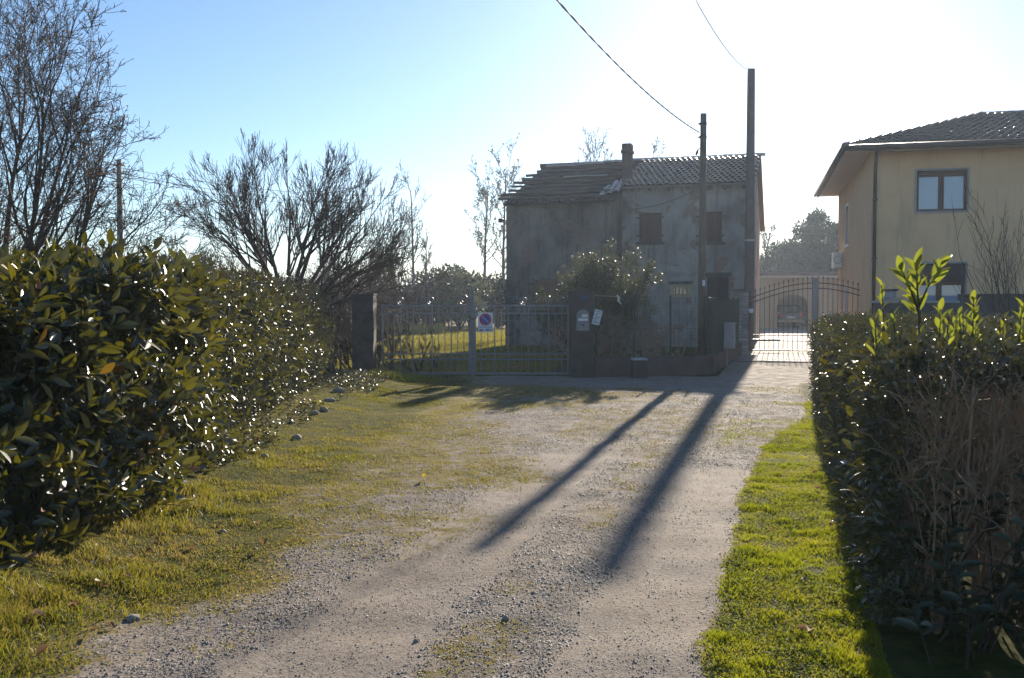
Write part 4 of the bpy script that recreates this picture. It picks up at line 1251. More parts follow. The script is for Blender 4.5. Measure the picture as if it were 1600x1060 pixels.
# ------------------------------------------------------------------ trees
RMIN = .0025
def grow(r, base, d, L, rad, lvl, P, out):
    """recursive limb; P: per-level dicts"""
    c = P[lvl]
    n = c.get('seg', 5); pts = [np.array(base, float)]; dirs = []
    d = np.array(d, float); d /= np.linalg.norm(d)
    for k in range(n):
        d = d + r.normal(size=3) * c['wig'] + np.array([0, 0, c['up']])
        d /= np.linalg.norm(d); dirs.append(d.copy())
        pts.append(pts[-1] + d * L / n)
    rr = [max(rad * (1 - .75 * k / n), RMIN) for k in range(n + 1)]
    out.append((lvl, pts, rr))
    if lvl + 1 < len(P):
        q = P[lvl + 1]
        m = int(round(c['kids'] * r.uniform(.8, 1.2)))
        for k in range(m):
            f = r.uniform(c.get('from', .25), 1.0) if k else 1.0
            i = min(int(f * n), n - 1); g = f * n - i
            p = pts[i] * (1 - g) + pts[i + 1] * g
            dd = dirs[i]; perp = np.cross(dd, r.normal(size=3)); perp /= np.linalg.norm(perp)
            ang = q['ang'] * r.uniform(.6, 1.35) * (.4 if k == 0 else 1)
            nd = dd * math.cos(ang) + perp * math.sin(ang)
            grow(r, p, nd, L * q['len'] * r.uniform(.7, 1.2) * (1 - .35 * f), max(rr[i] * q['rad'], .003), lvl + 1, P, out)

def tree_parts(root, out, split, mats, trunk_name='trunk', crown_name='crown'):
    a, b = MB(), MB()
    for lvl, pts, rr in out:
        if lvl < split: a.tube([tuple(p) for p in pts], rr, 8 if lvl == 0 else 6)
        else: b.tube([tuple(p) for p in pts], rr, 4 if rr[0] > .012 else 3, False)
    a.build(trunk_name, mats[0], root, True)
    if b.v: b.build(crown_name, mats[1], root, True, kind='stuff')
    return a, b

def copy_tree(src, loc, rz, sc, label):
    o = src.copy(); COL.objects.link(o); o.location = loc; o.rotation_euler = (0, 0, rz); o.scale = (sc[0], sc[0], sc[1]); o['label'] = label
    for ch in src.children:
        c = ch.copy(); COL.objects.link(c); c.parent = o
    return o

# big bare tree on the left
RMIN = .0046
r = np.random.default_rng(21)
bt = thing('bare_tree', 'large bare many-stemmed tree behind the left hedge at the frame edge', 'tree', (xat(-8, 18), 18.0, 0))
out = []
PB = [dict(wig=.05, up=.05, kids=11, seg=7), dict(len=.55, rad=.62, ang=.55, wig=.10, up=.09, kids=9, seg=6), dict(len=.58, rad=.55, ang=.62, wig=.12, up=.04, kids=6, seg=5),
      dict(len=.55, rad=.55, ang=.7, wig=.16, up=.02, kids=3, seg=4), dict(len=.5, rad=.6, ang=.7, wig=.2, up=0, kids=0, seg=3)]
PB[0]['from'] = .2
for k, (ax, tl_) in enumerate(((-.15, 5.6), (.06, 5.8), (.24, 5.5), (.46, 5.2), (.72, 4.7), (1.0, 3.8), (-.5, 5.0))):
    ay = r.uniform(-.3, .3)
    grow(r, (r.uniform(-.15, .15), r.uniform(-.15, .15), .0), (math.sin(ax), ay, math.cos(ax)), tl_ * .94, .085, 0, PB, out)
tree_parts(bt, out, 2, (BARK, BARK), 'trunk', 'crown')
# a few withered leaves still on the twigs
tips = np.array([p[1][-1] for p in out if p[0] >= 3]); sel = tips[r.random(len(tips)) < .4]
me = leaves_mesh('withered_leaf', sel, r.normal(size=sel.shape) + np.array([0, 0, -.8]), r.normal(size=sel.shape), r.uniform(.02, .05, len(sel)), r.uniform(.012, .025, len(sel)), r.uniform(0, .4, len(sel)), T_SMALL, DRYLEAF)
link('withered_leaf', me, bt, kind='stuff')

# fig tree: candelabra of upturned bare branches
RMIN = .0048
r = np.random.default_rng(6)
ft_ = thing('fig_tree', 'wide bare fig tree with upturned branches rising behind the left hedge', 'tree', (xat(452, 22), 22.0, 0))
out = []
PF = [dict(wig=.04, up=.0, kids=9, seg=6), dict(len=.68, rad=.6, ang=.55, wig=.06, up=.02, kids=9, seg=6), dict(len=.60, rad=.6, ang=.62, wig=.07, up=.06, kids=6, seg=5), dict(len=.62, rad=.75, ang=.5, wig=.06, up=.13, kids=0, seg=4)]
PF[0]['from'] = .25
for k in range(15):
    til = -1.36 + 2.72 * k / 14; ay = r.uniform(-.55, .55)
    grow(r, (math.sin(til) * .25, r.uniform(-.15, .15), 1.35 + r.uniform(-.2, .2)), (math.sin(til), ay, math.cos(til) + .05), 2.05 + .2 * math.cos(til), .06, 0, PF, out)
out.append((0, [np.array((0, 0, -.1)), np.array((.03, 0, .7)), np.array((0, 0, 1.5))], [.2, .16, .12]))
ft_.scale = (1.02, 1.0, 1.10)
tree_parts(ft_, out, 2, (BARK, BARK))

RMIN = .012
# slender poplars behind the lawn
def slender(name, label, u, D, vtop, seed, leafy, lean=0.0):
    r = np.random.default_rng(seed)
    t = thing(name, label, 'tree', (xat(u, D), D, 0), 0, 'slender trees beyond the lawn')
    h = zat(vtop, D); out = []
    P = [dict(wig=.02, up=.05, kids=26, seg=10), dict(len=.26, rad=.4, ang=.75, wig=.08, up=.12, kids=6, seg=5), dict(len=.5, rad=.6, ang=.6, wig=.12, up=.06, kids=2, seg=4), dict(len=.5, rad=.7, ang=.6, wig=.15, up=0, kids=0, seg=3)]
    P[0]['from'] = .3
    grow(r, (0, 0, 0), (lean, 0, 1), h, .13, 0, P, out)
    out = [(l, p, [x * 1.2 for x in q]) for l, p, q in out]
    tree_parts(t, out, 1, (PALEBARK, DISTWIG))
    if leafy:
        tips = np.concatenate([np.array(p[1:]) for l, p, q in out if l >= 2]); sel = tips[r.random(len(tips)) < leafy] + r.normal(size=(1, 3)) * 0
        me = leaves_mesh('leaf', sel, r.normal(size=sel.shape), r.normal(size=sel.shape), r.uniform(.13, .22, len(sel)), r.uniform(.09, .15, len(sel)), r.uniform(0, 1, len(sel)), T_SMALL, OLIVE)
        link('foliage', me, t, kind='stuff')
    return t
slender('slender_tree', 'slender bare tree standing alone right of the fig tree', 646, 78, 298, 2, .05, .04)
slender('slender_tree', 'slender tree with scattered leaves, left one of the pair beside the old house', 757, 74, 300, 3, .35, -.02)
slender('slender_tree', 'tall slender tree touching the left edge of the old house', 787, 72, 278, 4, .4, 0)
slender('slender_tree', 'short thin bare tree left of the lone slender tree', 622, 74, 380, 14, 0, -.05)
slender('slender_tree', 'thin forked bare tree between the lone slender tree and the dark shrubs', 664, 74, 392, 15, 0, .04)
slender('slender_tree', 'leaning thin bare tree just above the left gate pillar', 597, 70, 400, 16, .02, -.08)

# bare treetops behind the old house
def roundtree(label, u, D, vtop, seed, sc=1.0):
    r = np.random.default_rng(seed)
    t = thing('bare_tree', label, 'tree', (xat(u, D), D, 0))
    h = zat(vtop, D); out = []
    P = [dict(wig=.03, up=.05, kids=16, seg=9), dict(len=.30, rad=.55, ang=.6, wig=.08, up=.14, kids=7, seg=5), dict(len=.5, rad=.55, ang=.6, wig=.12, up=.06, kids=5, seg=4), dict(len=.5, rad=.7, ang=.7, wig=.15, up=0, kids=0, seg=3)]
    P[0]['from'] = .5
    grow(r, (0, 0, 0), (0, 0, 1), h * .84, .17, 0, P, out)
    tree_parts(t, out, 1, (BARK, DISTWIG))
    tips = np.concatenate([np.array(p[1:]) for l, p, q in out if l >= 2]); sel = tips[r.random(len(tips)) < .12]
    me = leaves_mesh('leaf', sel, r.normal(size=sel.shape), r.normal(size=sel.shape), r.uniform(.1, .18, len(sel)), r.uniform(.06, .12, len(sel)), r.uniform(0, 1, len(sel)), T_SMALL, OLIVE)
    link('foliage', me, t, kind='stuff')
roundtree('bare treetop showing above the ridge left of the chimney', 942, 62, 205, 31)
roundtree('thin bare treetop showing above the ridge right of the chimney', 1000, 66, 205, 32)
roundtree('pale bare tree in the gap between the old house and the evergreens', 1190, 74, 348, 33)

# evergreen shrubs and trees made of leaf clumps
def leafy(name, label, cat, loc, rx, rz, nclump, nleaf, lsize, mat, seed, zc=.5, trunk_r=.08, group=None, trunk_mat=BARK, ry=None, tint=(0, 1)):
    r = np.random.default_rng(seed)
    t = thing(name, label, cat, loc, 0, group)
    ry = ry or rx
    c = r.normal(size=(nclump, 3)); c = norm(c) * (r.random((nclump, 1)) ** .45)
    c = c * np.array([rx, ry, rz * .5]) * .86 + np.array([0, 0, rz * zc])
    c[:, 2] = np.maximum(c[:, 2], .12 * rz)
    size = r.uniform(.18, .34, nclump) * min(rx, rz)
    ci = r.integers(0, nclump, nleaf)
    off = norm(r.normal(size=(nleaf, 3))) * (r.random((nleaf, 1)) ** .4)
    p = c[ci] + off * size[ci][:, None] * np.array([1, 1, .8])
    d = norm(off + r.normal(size=(nleaf, 3)) * .6 + np.array([0, 0, .25]))
    L = lsize * r.uniform(.6, 1.25, nleaf)
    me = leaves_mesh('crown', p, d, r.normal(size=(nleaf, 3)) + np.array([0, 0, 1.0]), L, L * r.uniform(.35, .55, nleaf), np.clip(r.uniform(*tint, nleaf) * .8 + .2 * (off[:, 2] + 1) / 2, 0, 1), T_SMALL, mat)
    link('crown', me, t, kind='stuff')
    mb = MB()
    order = np.argsort(-size)[:min(14, nclump)]
    for q in order:
        e = c[q]; m_ = np.array([e[0] * .35, e[1] * .35, e[2] * .5])
        mb.tube([(0, 0, -.05), tuple(m_), tuple(e)], [trunk_r, trunk_r * .6, trunk_r * .2], 6)
    mb.build('trunk', trunk_mat, t, True)
    return t
D = 37
leafy('evergreen_shrub', 'broad grey-green glossy shrub behind the centre post of the double gate', 'shrub', (xat(718, 58), 58, 0), 1.95, zat(415, 58), 46, 5200, .22, OLIVE, 41, .52, .06, tint=(.3, 1))
for k, (u, dd, vt, rx, lab) in enumerate(((690, 67, 402, 2.1, 'dark evergreen bush with the tallest peak left of the grey-green shrub'), (640, 68, 448, 3.0, 'low dark evergreen bush right of the left gate pillar'),
                                       (778, 64, 425, 2.1, 'dark evergreen bush against the left edge of the old house'), (600, 70, 462, 2.6, 'lowest dark bush directly above the left gate pillar'), (738, 70, 415, 2.6, 'dark evergreen bush between the grey-green shrub and the old house'))):
    leafy('evergreen_shrub', lab, 'shrub', (xat(u, dd), dd, 0), rx, zat(vt, dd), 44, 5200, .30, EVERG, 50 + k, .5, .07, 'dark shrubs beyond the lawn')
for k, (u, dd, vt, rx, lab) in enumerate(((1288, 82, 318, 2.8, 'tallest dark evergreen tree beside the yellow house wall'), (1242, 84, 345, 2.9, 'middle dark evergreen tree behind the garage roof'), (1210, 86, 385, 2.6, 'lower rounded evergreen tree near the old house'), (1265, 90, 340, 2.2, 'evergreen tree half hidden between the tallest and the middle ones'), (1320, 84, 330, 2.2, 'evergreen tree mostly hidden behind the yellow house'))):
    leafy('evergreen_tree', lab, 'tree', (xat(u, dd), dd, 0), rx, zat(vt, dd), 70, 9500, .36, EVERG, 70 + k, .5, .16, 'evergreens behind the garage')

RMIN = .003
# the airy shrub in front of the old house
r = np.random.default_rng(77)
ol = thing('olive_bush', 'airy grey-green bush in front of the old house, reaching over the mesh fence', 'shrub', (xat(946, 22.9), 22.9, 0))
out = []
PO = [dict(wig=.05, up=.04, kids=9, seg=6), dict(len=.45, rad=.5, ang=.6, wig=.09, up=.08, kids=7, seg=5), dict(len=.5, rad=.5, ang=.6, wig=.12, up=.03, kids=2, seg=4), dict(len=.5, rad=.7, ang=.5, wig=.12, up=0, kids=0, seg=3)]
for k in range(24):
    az = r.uniform(0, 6.28); til = r.uniform(.1, .7)
    grow(r, (r.uniform(-.4, .4), r.uniform(-.2, .2), 0), (math.cos(az) * math.sin(til) * 1.5, math.sin(az) * math.sin(til) * .8, math.cos(til)), r.uniform(1.7, 2.35), .03, 0, PO, out)
ol.scale = (.90, 1.0, .98)
tree_parts(ol, out, 1, (BARK, TWIG), 'stem', 'twig')
pts_ = np.concatenate([np.array(p) for l, p, q in out if l >= 2]); sel = np.repeat(pts_, 2, 0); sel = sel[r.random(len(sel)) < .9]
sel = sel + r.normal(size=sel.shape) * .03
me = leaves_mesh('foliage', sel, r.normal(size=sel.shape) + np.array([0, 0, .5]), r.normal(size=sel.shape), r.uniform(.05, .085, len(sel)), r.uniform(.016, .028, len(sel)), r.uniform(0, 1, len(sel)), T_SMALL, OLIVE)
link('foliage', me, ol, kind='stuff')

# thickets of bare scrub (left background), one source and copies with their own labels
RMIN = .006
r = np.random.default_rng(90)
def scrub(label, loc, h, seed, mat=TWIG, n=16):
    r = np.random.default_rng(seed)
    t = thing('bare_thicket', label, 'shrub', loc, 0, 'bare scrub in the background')
    out = []
    P = [dict(wig=.06, up=.05, kids=7, seg=5), dict(len=.5, rad=.5, ang=.6, wig=.1, up=.05, kids=6, seg=4), dict(len=.5, rad=.6, ang=.6, wig=.12, up=0, kids=3, seg=3), dict(len=.5, rad=.7, ang=.6, wig=.12, up=0, kids=0, seg=2)]
    for k in range(n):
        az = r.uniform(0, 6.28); til = r.uniform(.05, .75)
        grow(r, (r.normal() * .5, r.normal() * .4, 0), (math.cos(az) * math.sin(til), math.sin(az) * math.sin(til), math.cos(til)), h * r.uniform(.6, .95), .03, 0, P, out)
    tree_parts(t, out, 1, (mat, mat), 'stem', 'twig')
    return t
sc1 = scrub('bare brown thicket behind the big tree at the left frame edge', (xat(60, 26), 26, 0), 3.1, 91)
sc2 = scrub('bare thicket close behind the left pillar of the double gate', (xat(540, 25), 25, 0), 2.0, 92)
labs = ['bare thicket below the distant wooden pole', 'bare thicket filling the gap between the big tree and the fig tree', 'bare thicket under the left branches of the fig tree', 'bare thicket under the right branches of the fig tree',
        'bare thicket seen through the gap right of the fig tree', 'far bare thicket left of the slender trees', 'bare thicket at the left frame edge farther off', 'bare thicket beyond the lawn at its left side']
for k, (u, D, s_) in enumerate(((175, 30, 1.0), (255, 32, 1.0), (330, 34, 1.05), (545, 36, 1.05), (585, 40, 1.1), (560, 52, 1.5), (20, 36, 1.2), (610, 38, .55))):
    copy_tree(sc1 if k % 2 else sc2, (xat(u, D), D, 0), k * 1.3, (s_, s_ * (1.0 if k % 2 else 1.45)), labs[k])
# brown leafless brambles by the gate inside
br_ = scrub('tangled bramble stems just inside the left half of the double gate', (xat(612, 22.0), 22.0, 0), 1.0, 93, TWIG, 12)
br_['group'] = 'brambles'
br2 = scrub('dry brown creeper stems tangled in the mesh fence', (xat(985, 21.9), 21.9, 0), 1.15, 94, CUTTWIG, 16)
br2['group'] = 'brambles'; br2.scale = (1.3, .35, 1)
br3 = scrub('leafless bush leaning over the left gate pillar from the hedge', (xat(537, 22.5), 22.6, 0), 1.1, 95, TWIG, 10)
# far-off hedgerows at the horizon
def hedgerow(name, label, x0, x1, D, h, n, seed, mat):
    r = np.random.default_rng(seed); segs = MB()
    for k in range(n):
        x = r.uniform(x0, x1); y = D + r.normal() * 3; hh = h * r.uniform(.5, 1.1) * (.7 + .5 * float(fbm(x * .08, 0, seed)))
        p = np.array([x, y, 0.]); pts = [p]
        d = np.array([r.normal() * .15, 0, 1.0])
        for q in range(3): pts.append(pts[-1] + d * hh / 3 + r.normal(size=3) * .12)
        segs.tube([tuple(z) for z in pts], [.06, .045, .03, .012], 3, False)
        for b_ in range(7):
            i = r.integers(1, 3); e = pts[i] + np.array([r.normal() * .8, r.normal() * .5, r.uniform(.4, 1.6)]); segs.tube([tuple(pts[i]), tuple((pts[i] + e) / 2 + r.normal(size=3) * .1), tuple(e)], [.025, .018, .01], 3, False)
    return tag(link(name, segs.mesh(name, mat), None, kind='stuff'), label, 'woodland')
hedgerow('far_woodland', 'hazy line of distant bare woodland along the horizon', -95, 8, 120, 6.0, 900, 3, DISTWIG)
hedgerow('far_scrub', 'band of bare scrub in the middle distance behind the fig tree', -42, -4, 58, 3.6, 420, 4, DISTWIG)
RMIN = .004
# bare shrub before the yellow house
r = np.random.default_rng(17)
bs = thing('bare_shrub', 'bare arching shrub in front of the yellow house at the right edge', 'shrub', (xat(1592, 17), 17, 0))
out = []
PS = [dict(wig=.04, up=.035, kids=5, seg=8), dict(len=.5, rad=.55, ang=.45, wig=.07, up=.06, kids=3, seg=5), dict(len=.5, rad=.7, ang=.45, wig=.1, up=.03, kids=0, seg=4)]
PS[0]['from'] = .35
for k in range(15):
    til = r.uniform(-.75, .75); ay = r.uniform(-.35, .35)
    grow(r, (r.uniform(-.1, .1), r.uniform(-.1, .1), 0), (math.sin(til), ay, math.cos(til)), r.uniform(2.3, 3.4), .018, 0, PS, out)
tree_parts(bs, out, 1, (TWIG, TWIG), 'stem', 'twig')

# ------------------------------------------------------------------ left hedges
def hedge_surface(r, n, y0, y1, xf, thick, hgt, lump, seed, topw=.38):
    """points on the front, the top and the rounded far end of a hedge running along y, with outward directions"""
    y = r.uniform(y0, y1, n)
    ft = r.random(n) < (1 - topw)
    s_ = r.random(n)
    X = xf(y); H = hgt(y)
    z = np.where(ft, H * s_ ** .9, H)
    x = np.where(ft, X, X - thick * s_)
    nx_ = np.where(ft, 1.0, 0.0); nz = np.where(ft, .15, 1.0)
    # round the shoulder
    sh = .35
    k = np.where(ft, np.clip((z - (H - sh)) / sh, 0, 1), np.clip(1 - (X - x) / sh, 0, 1))
    x = x - np.where(ft, sh * (1 - np.sqrt(np.clip(1 - k * k, 0, 1))) * .8, 0)
    z = z - np.where(ft, 0, sh * .3 * k)
    nx_ = np.where(ft, 1 - .5 * k, .5 * k); nz = np.where(ft, .15 + .6 * k, 1)
    l1 = (fbm(y * 1.1 + 5, z * 1.3 + x * .6, seed) - .5) * lump + (vnoise(y * 3.3, z * 3.3 + x * 2, seed + 9) - .5) * lump * .4
    x = x + nx_ * l1; z = z + nz * l1 * .8
    # rounded far end
    e = np.clip((y - (y1 - .7)) / .7, 0, 1)
    x = x - e * e * .5 * np.where(ft, 1, .2); z = np.where(z > .6, z - e * e * .35 * (z - .4), z)
    nrm = np.stack([nx_, np.where(e > 0, e * .8, 0.0), nz], 1)
    return np.stack([x, y, np.maximum(z, .06)], 1), norm(nrm)

r = np.random.default_rng(101)
LHN = 1700
lh = thing('laurel_hedge', 'tall laurel hedge with large glossy leaves in the left foreground', 'hedge', (-3.6, 7.0, 0))
LHO = np.array([-3.6, 7.0, 0.])
xfA = lambda y: np.interp(y, [3, 5, 6.2, 7.5, 8.8, 9.6, 10.4], [-3.0, -2.98, -2.85, -2.68, -2.72, -2.95, -3.4])
hgA = lambda y: np.interp(y, [3, 5.5, 8, 9.5, 10.4], [1.60, 1.62, 1.84, 1.90, 1.85]) + (vnoise(y * 2.1, y * 0 + 3, 4) - .5) * .14
n = LHN
B, Nn = hedge_surface(r, n, 4.3, 10.4, xfA, 1.3, hgA, .58, 11)
depth = r.exponential(.10, n)
B = B - Nn * (depth + .14)[:, None]
dirn = norm(Nn * .9 + np.array([0, -.05, .45]) + r.normal(size=(n, 3)) * .38)
P, Dd, Ll, SI = shoots(B, dirn, r.uniform(.16, .34, n), 9, .148, r, 1.0)
tint = np.clip(r.beta(2, 3.2, len(P)) * .75, 0, 1)
shoot_t = r.random(n)
young = shoot_t[SI] > .84
tint = np.where(young, r.uniform(.68, .92, len(P)), tint)
tint = np.where(r.random(len(P)) < .012, 1.0, tint)
upv = Nn[SI] * 1.2 + np.array([.1, 0, .35]) + r.normal(size=(len(P), 3)) * .5
Wd = Ll * r.uniform(.30, .40, len(P))
# inner fill
nf = 3200
B2, N2 = hedge_surface(r, nf, 4.3, 10.3, xfA, 1.3, hgA, .3, 11)
B2 = B2 - N2 * r.uniform(.22, .55, nf)[:, None]
P = np.concatenate([P, B2]); Dd = np.concatenate([Dd, r.normal(size=(nf, 3)) + N2 * .4]); Ll = np.concatenate([Ll, r.uniform(.12, .17, nf)]); Wd = np.concatenate([Wd, r.uniform(.05, .07, nf)])
tint = np.concatenate([tint, r.uniform(0, .35, nf)]); upv = np.concatenate([upv, r.normal(size=(nf, 3)) + N2])
keep = P[:, 2] > .05
P, Dd, Ll, Wd, tint, upv = P[keep], Dd[keep], Ll[keep], Wd[keep], tint[keep], upv[keep]
mid_ = P + norm(Dd) * Ll[:, None] * .5
# leaves that show largest: outermost towards the lane, nearest the camera
show = Ll / np.linalg.norm(mid_ - np.array([0, 0, 1.6]), axis=1) * np.clip(1 + (mid_[:, 0] - xfA(mid_[:, 1])) * 3.0, .05, 1.4)
show = np.where(mid_[:, 0] / mid_[:, 1] > -.535, show, 0)
od = np.argsort(-show); big, small = od[:300], od[300:]
leaf_objects('leaf', P[big] - LHO, Dd[big], upv[big], Ll[big], Wd[big], tint[big], LAUREL, lh, 'laurel')
link('foliage', leaves_mesh('foliage', P[small] - LHO, Dd[small], upv[small], Ll[small], Wd[small], tint[small], T_BIG, LAUREL), lh, kind='stuff')
mb = MB()
for i in range(0, n, 3):
    p = B[i] - LHO; q = p + dirn[i] * .3; k_ = p - Nn[i] * .35 - np.array([0, 0, .35])
    if k_[2] < .02: k_[2] = .02
    mb.tube([tuple(k_), tuple(p), tuple(q)], [.009, .006, .003], 4, False)
for i in range(22):
    y = 4.4 + i * .27; x = float(xfA(y)) - .6 + random.uniform(-.15, .15)
    b_ = np.array([x, y, 0]) - LHO
    mb.tube([tuple(b_ + (0, 0, -.05)), tuple(b_ + (random.uniform(-.1, .1), random.uniform(-.1, .1), .8)), tuple(b_ + (random.uniform(-.25, .25), random.uniform(-.2, .2), 1.7))], [.035, .024, .01], 6)
mb.build('stem', TWIG, lh, kind='stuff')

r = np.random.default_rng(102)
sh_ = thing('small_leaved_hedge', 'rounded small-leaved hedge between the laurel and the left gate pillar', 'hedge', (-4.2, 14.5, 0))
SHO = np.array([-4.2, 14.5, 0.])
xfB = lambda y: np.interp(y, [9.6, 11, 14, 17, 19.4], [-3.35, -3.3, -3.45, -3.55, -3.75])
hgB = lambda y: np.interp(y, [9.6, 11, 14, 17, 19.5], [1.9, 1.94, 1.93, 1.9, 1.75]) + (vnoise(y * 1.7, y * 0 + 8, 6) - .5) * .2
n = 5200
B, Nn = hedge_surface(r, n, 9.6, 19.6, xfB, 1.5, hgB, .4, 23)
B = B - Nn * (r.exponential(.07, n) + .06)[:, None]
dirn = norm(Nn * .8 + np.array([0, -.05, .4]) + r.normal(size=(n, 3)) * .5)
P, Dd, Ll, SI = shoots(B, dirn, r.uniform(.10, .22, n), 7, .078, r, 1.0)
st_ = r.random(n)
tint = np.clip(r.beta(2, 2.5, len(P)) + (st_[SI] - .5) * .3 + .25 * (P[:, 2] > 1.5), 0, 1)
upv = Nn[SI] * 1.0 + np.array([.1, 0, .35]) + r.normal(size=(len(P), 3)) * .6
nf = 6500
B2, N2 = hedge_surface(r, nf, 9.6, 19.4, xfB, 1.5, hgB, .3, 23)
B2 = B2 - N2 * r.uniform(.14, .5, nf)[:, None]
P = np.concatenate([P, B2]); Dd = np.concatenate([Dd, r.normal(size=(nf, 3))]); Ll = np.concatenate([Ll, r.uniform(.09, .14, nf)])
tint = np.concatenate([tint, r.uniform(0, .3, nf)]); upv = np.concatenate([upv, r.normal(size=(nf, 3)) + N2])
keep = P[:, 2] > .04
P, Dd, Ll, tint, upv = P[keep], Dd[keep], Ll[keep], tint[keep], upv[keep]
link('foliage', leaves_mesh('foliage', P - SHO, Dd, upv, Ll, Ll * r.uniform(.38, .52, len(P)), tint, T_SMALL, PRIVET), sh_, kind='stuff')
# laurel shoots growing through it low down
n = 800
y = 9.8 + 9.5 * r.random(n) ** 1.7; z = r.uniform(.1, 1.0, n) * np.interp(y, [9.8, 13, 19.3], [1.95, 1.7, 1.2])
Bq = np.stack([xfB(y) + r.uniform(-.12, .06, n), y, z], 1)
dq = norm(np.stack([np.full(n, .9), r.normal(size=n) * .35 - .1, r.uniform(.1, .8, n)], 1))
P, Dd, Ll, SI = shoots(Bq, dq, r.uniform(.12, .22, n), 7, .11, r, 1.0)
tq = np.where(r.random(n)[SI] > .86, r.uniform(.7, .92, len(P)), r.uniform(0, .55, len(P)))
link('laurel_sprig', leaves_mesh('laurel_sprig', P - SHO, Dd, np.array([1.0, 0, .4]) + r.normal(size=(len(P), 3)) * .4, Ll, Ll * .36, tq, T_BIG, LAUREL), sh_, kind='stuff')
mb = MB()
for i in range(40):
    y = 9.7 + i * .245; x = float(xfB(y)) - .6 + random.uniform(-.2, .2); b_ = np.array([x, y, 0]) - SHO
    mb.tube([tuple(b_ + (0, 0, -.05)), tuple(b_ + (random.uniform(-.1, .2), random.uniform(-.1, .1), .9)), tuple(b_ + (random.uniform(-.1, .45), random.uniform(-.2, .2), 1.7))], [.03, .02, .008], 5)
mb.build('stem', TWIG, sh_, kind='stuff')

# ------------------------------------------------------------------ right hedge: clipped, with its bare cut end towards the camera
r = np.random.default_rng(103)
rh = thing('clipped_hedge', 'clipped hedge at right with bare brown cut twigs at its near end', 'hedge', (3.2, 9.0, 0))
RHO = np.array([3.2, 9.0, 0.])
YN, YF = 4.55, 15.2
hx = lambda y: .44 + .286 * y
hz = lambda y: 1.36 + (vnoise(y * 1.5, y * 0 + 1, 12) - .5) * .10
# left face (faces the lane)
n = 5200
y = YN + (YF - YN) * r.random(n) ** 1.25; z = r.uniform(.04, 1.0, n) * hz(y)
lump = (fbm(y * 1.5, z * 1.8, 44) - .5) * .22
xfc = hx(y) + .04 - lump * .8 + .22 * np.clip((z - 1.18) / .2, 0, 1) ** 2
thin = (y < 6.2) & (r.random(n) < .35)
Bf = np.stack([xfc + r.exponential(.05, n), y, z], 1)[~thin]
df = norm(np.stack([np.full(len(Bf), -.8), r.normal(size=len(Bf)) * .5 - .15, r.uniform(0, .8, len(Bf))], 1))
# top
n = 5200
y = YN + .05 + (YF - YN) * r.random(n) ** 1.2; xx = hx(y) + .12 + r.random(n) * 2.2
Bt = np.stack([xx, y, hz(y) - .03 + (fbm(xx * 1.8, y * 1.8, 46) - .5) * .18 - r.exponential(.04, n)], 1)
dt = norm(np.stack([r.normal(size=n) * .5, r.normal(size=n) * .5, np.full(n, .9)], 1))
# far end face
n = 600
xx = r.uniform(0, 2.2, n); Be = np.stack([hx(YF) + .1 + xx, np.full(n, YF) + r.normal(size=n) * .06, r.uniform(.05, 1.3, n)], 1); de = norm(np.stack([r.normal(size=n) * .4, np.full(n, .8), r.uniform(0, .6, n)], 1))
n = 190
xx = r.random(n) ** 1.5 * .26; Bn = np.stack([hx(YN) + .02 + xx, np.full(n, YN) - r.uniform(-.05, .12, n), r.uniform(.05, 1.32, n)], 1); dn = norm(np.stack([-.4 + r.normal(size=n) * .4, np.full(n, -.7), r.uniform(0, .7, n)], 1))
n = 260
xx = r.random(n) * 1.5; zt2 = r.uniform(1.12, 1.34, n); Bn2 = np.stack([hx(YN) + .1 + xx, np.full(n, YN) - r.uniform(-.1, .06, n), zt2], 1); dn2 = norm(np.stack([r.normal(size=n) * .4, np.full(n, -.4), r.uniform(.2, .9, n)], 1))
B = np.concatenate([Bf, Bt, Be, Bn, Bn2]); dirn = np.concatenate([df, dt, de, dn, dn2])
P, Dd, Ll, SI = shoots(B, dirn, r.uniform(.07, .15, len(B)), 6, .05, r, 1.0)
st_ = r.random(len(B))
tint = np.clip(r.beta(2, 3, len(P)) + (st_[SI] - .5) * .25, 0, 1)
upv = np.array([0, 0, 1.]) + r.normal(size=(len(P), 3)) * .55
nf = 6000
y = YN + .5 + (YF - YN - .5) * r.random(nf); inner = np.stack([hx(y) + .14 + r.uniform(0, .35, nf), y, r.uniform(.05, 1.2, nf)], 1)
P = np.concatenate([P, inner]); Dd = np.concatenate([Dd, r.normal(size=(nf, 3))]); Ll = np.concatenate([Ll, r.uniform(.06, .10, nf)]); tint = np.concatenate([tint, r.uniform(0, .3, nf)]); upv = np.concatenate([upv, r.normal(size=(nf, 3))])
link('foliage', leaves_mesh('foliage', P - RHO, Dd, upv, Ll, Ll * r.uniform(.42, .55, len(P)), tint, T_SMALL, PRIVET), rh, kind='stuff')
# medium dark laurel leaves on the lane face
n = 420
y = YN + .1 + (YF - YN) * r.random(n) ** 1.6; z = r.uniform(.08, 1.3, n)
Bq = np.stack([hx(y) + .05 + r.uniform(-.04, .1, n), y, z], 1)
P, Dd, Ll, SI = shoots(Bq, norm(np.stack([np.full(n, -.7), r.normal(size=n) * .4 - .2, r.uniform(.1, .8, n)], 1)), r.uniform(.08, .16, n), 5, .085, r, 1.0)
tq = np.where(r.random(n)[SI] > .86, r.uniform(.65, .85, len(P)), r.uniform(0, .5, len(P)))
link('laurel_sprig', leaves_mesh('laurel_sprig', P - RHO, Dd, np.array([0, 0, 1.]) + r.normal(size=(len(P), 3)) * .5, Ll, Ll * .40, tq, T_BIG, LAUREL), rh, kind='stuff')
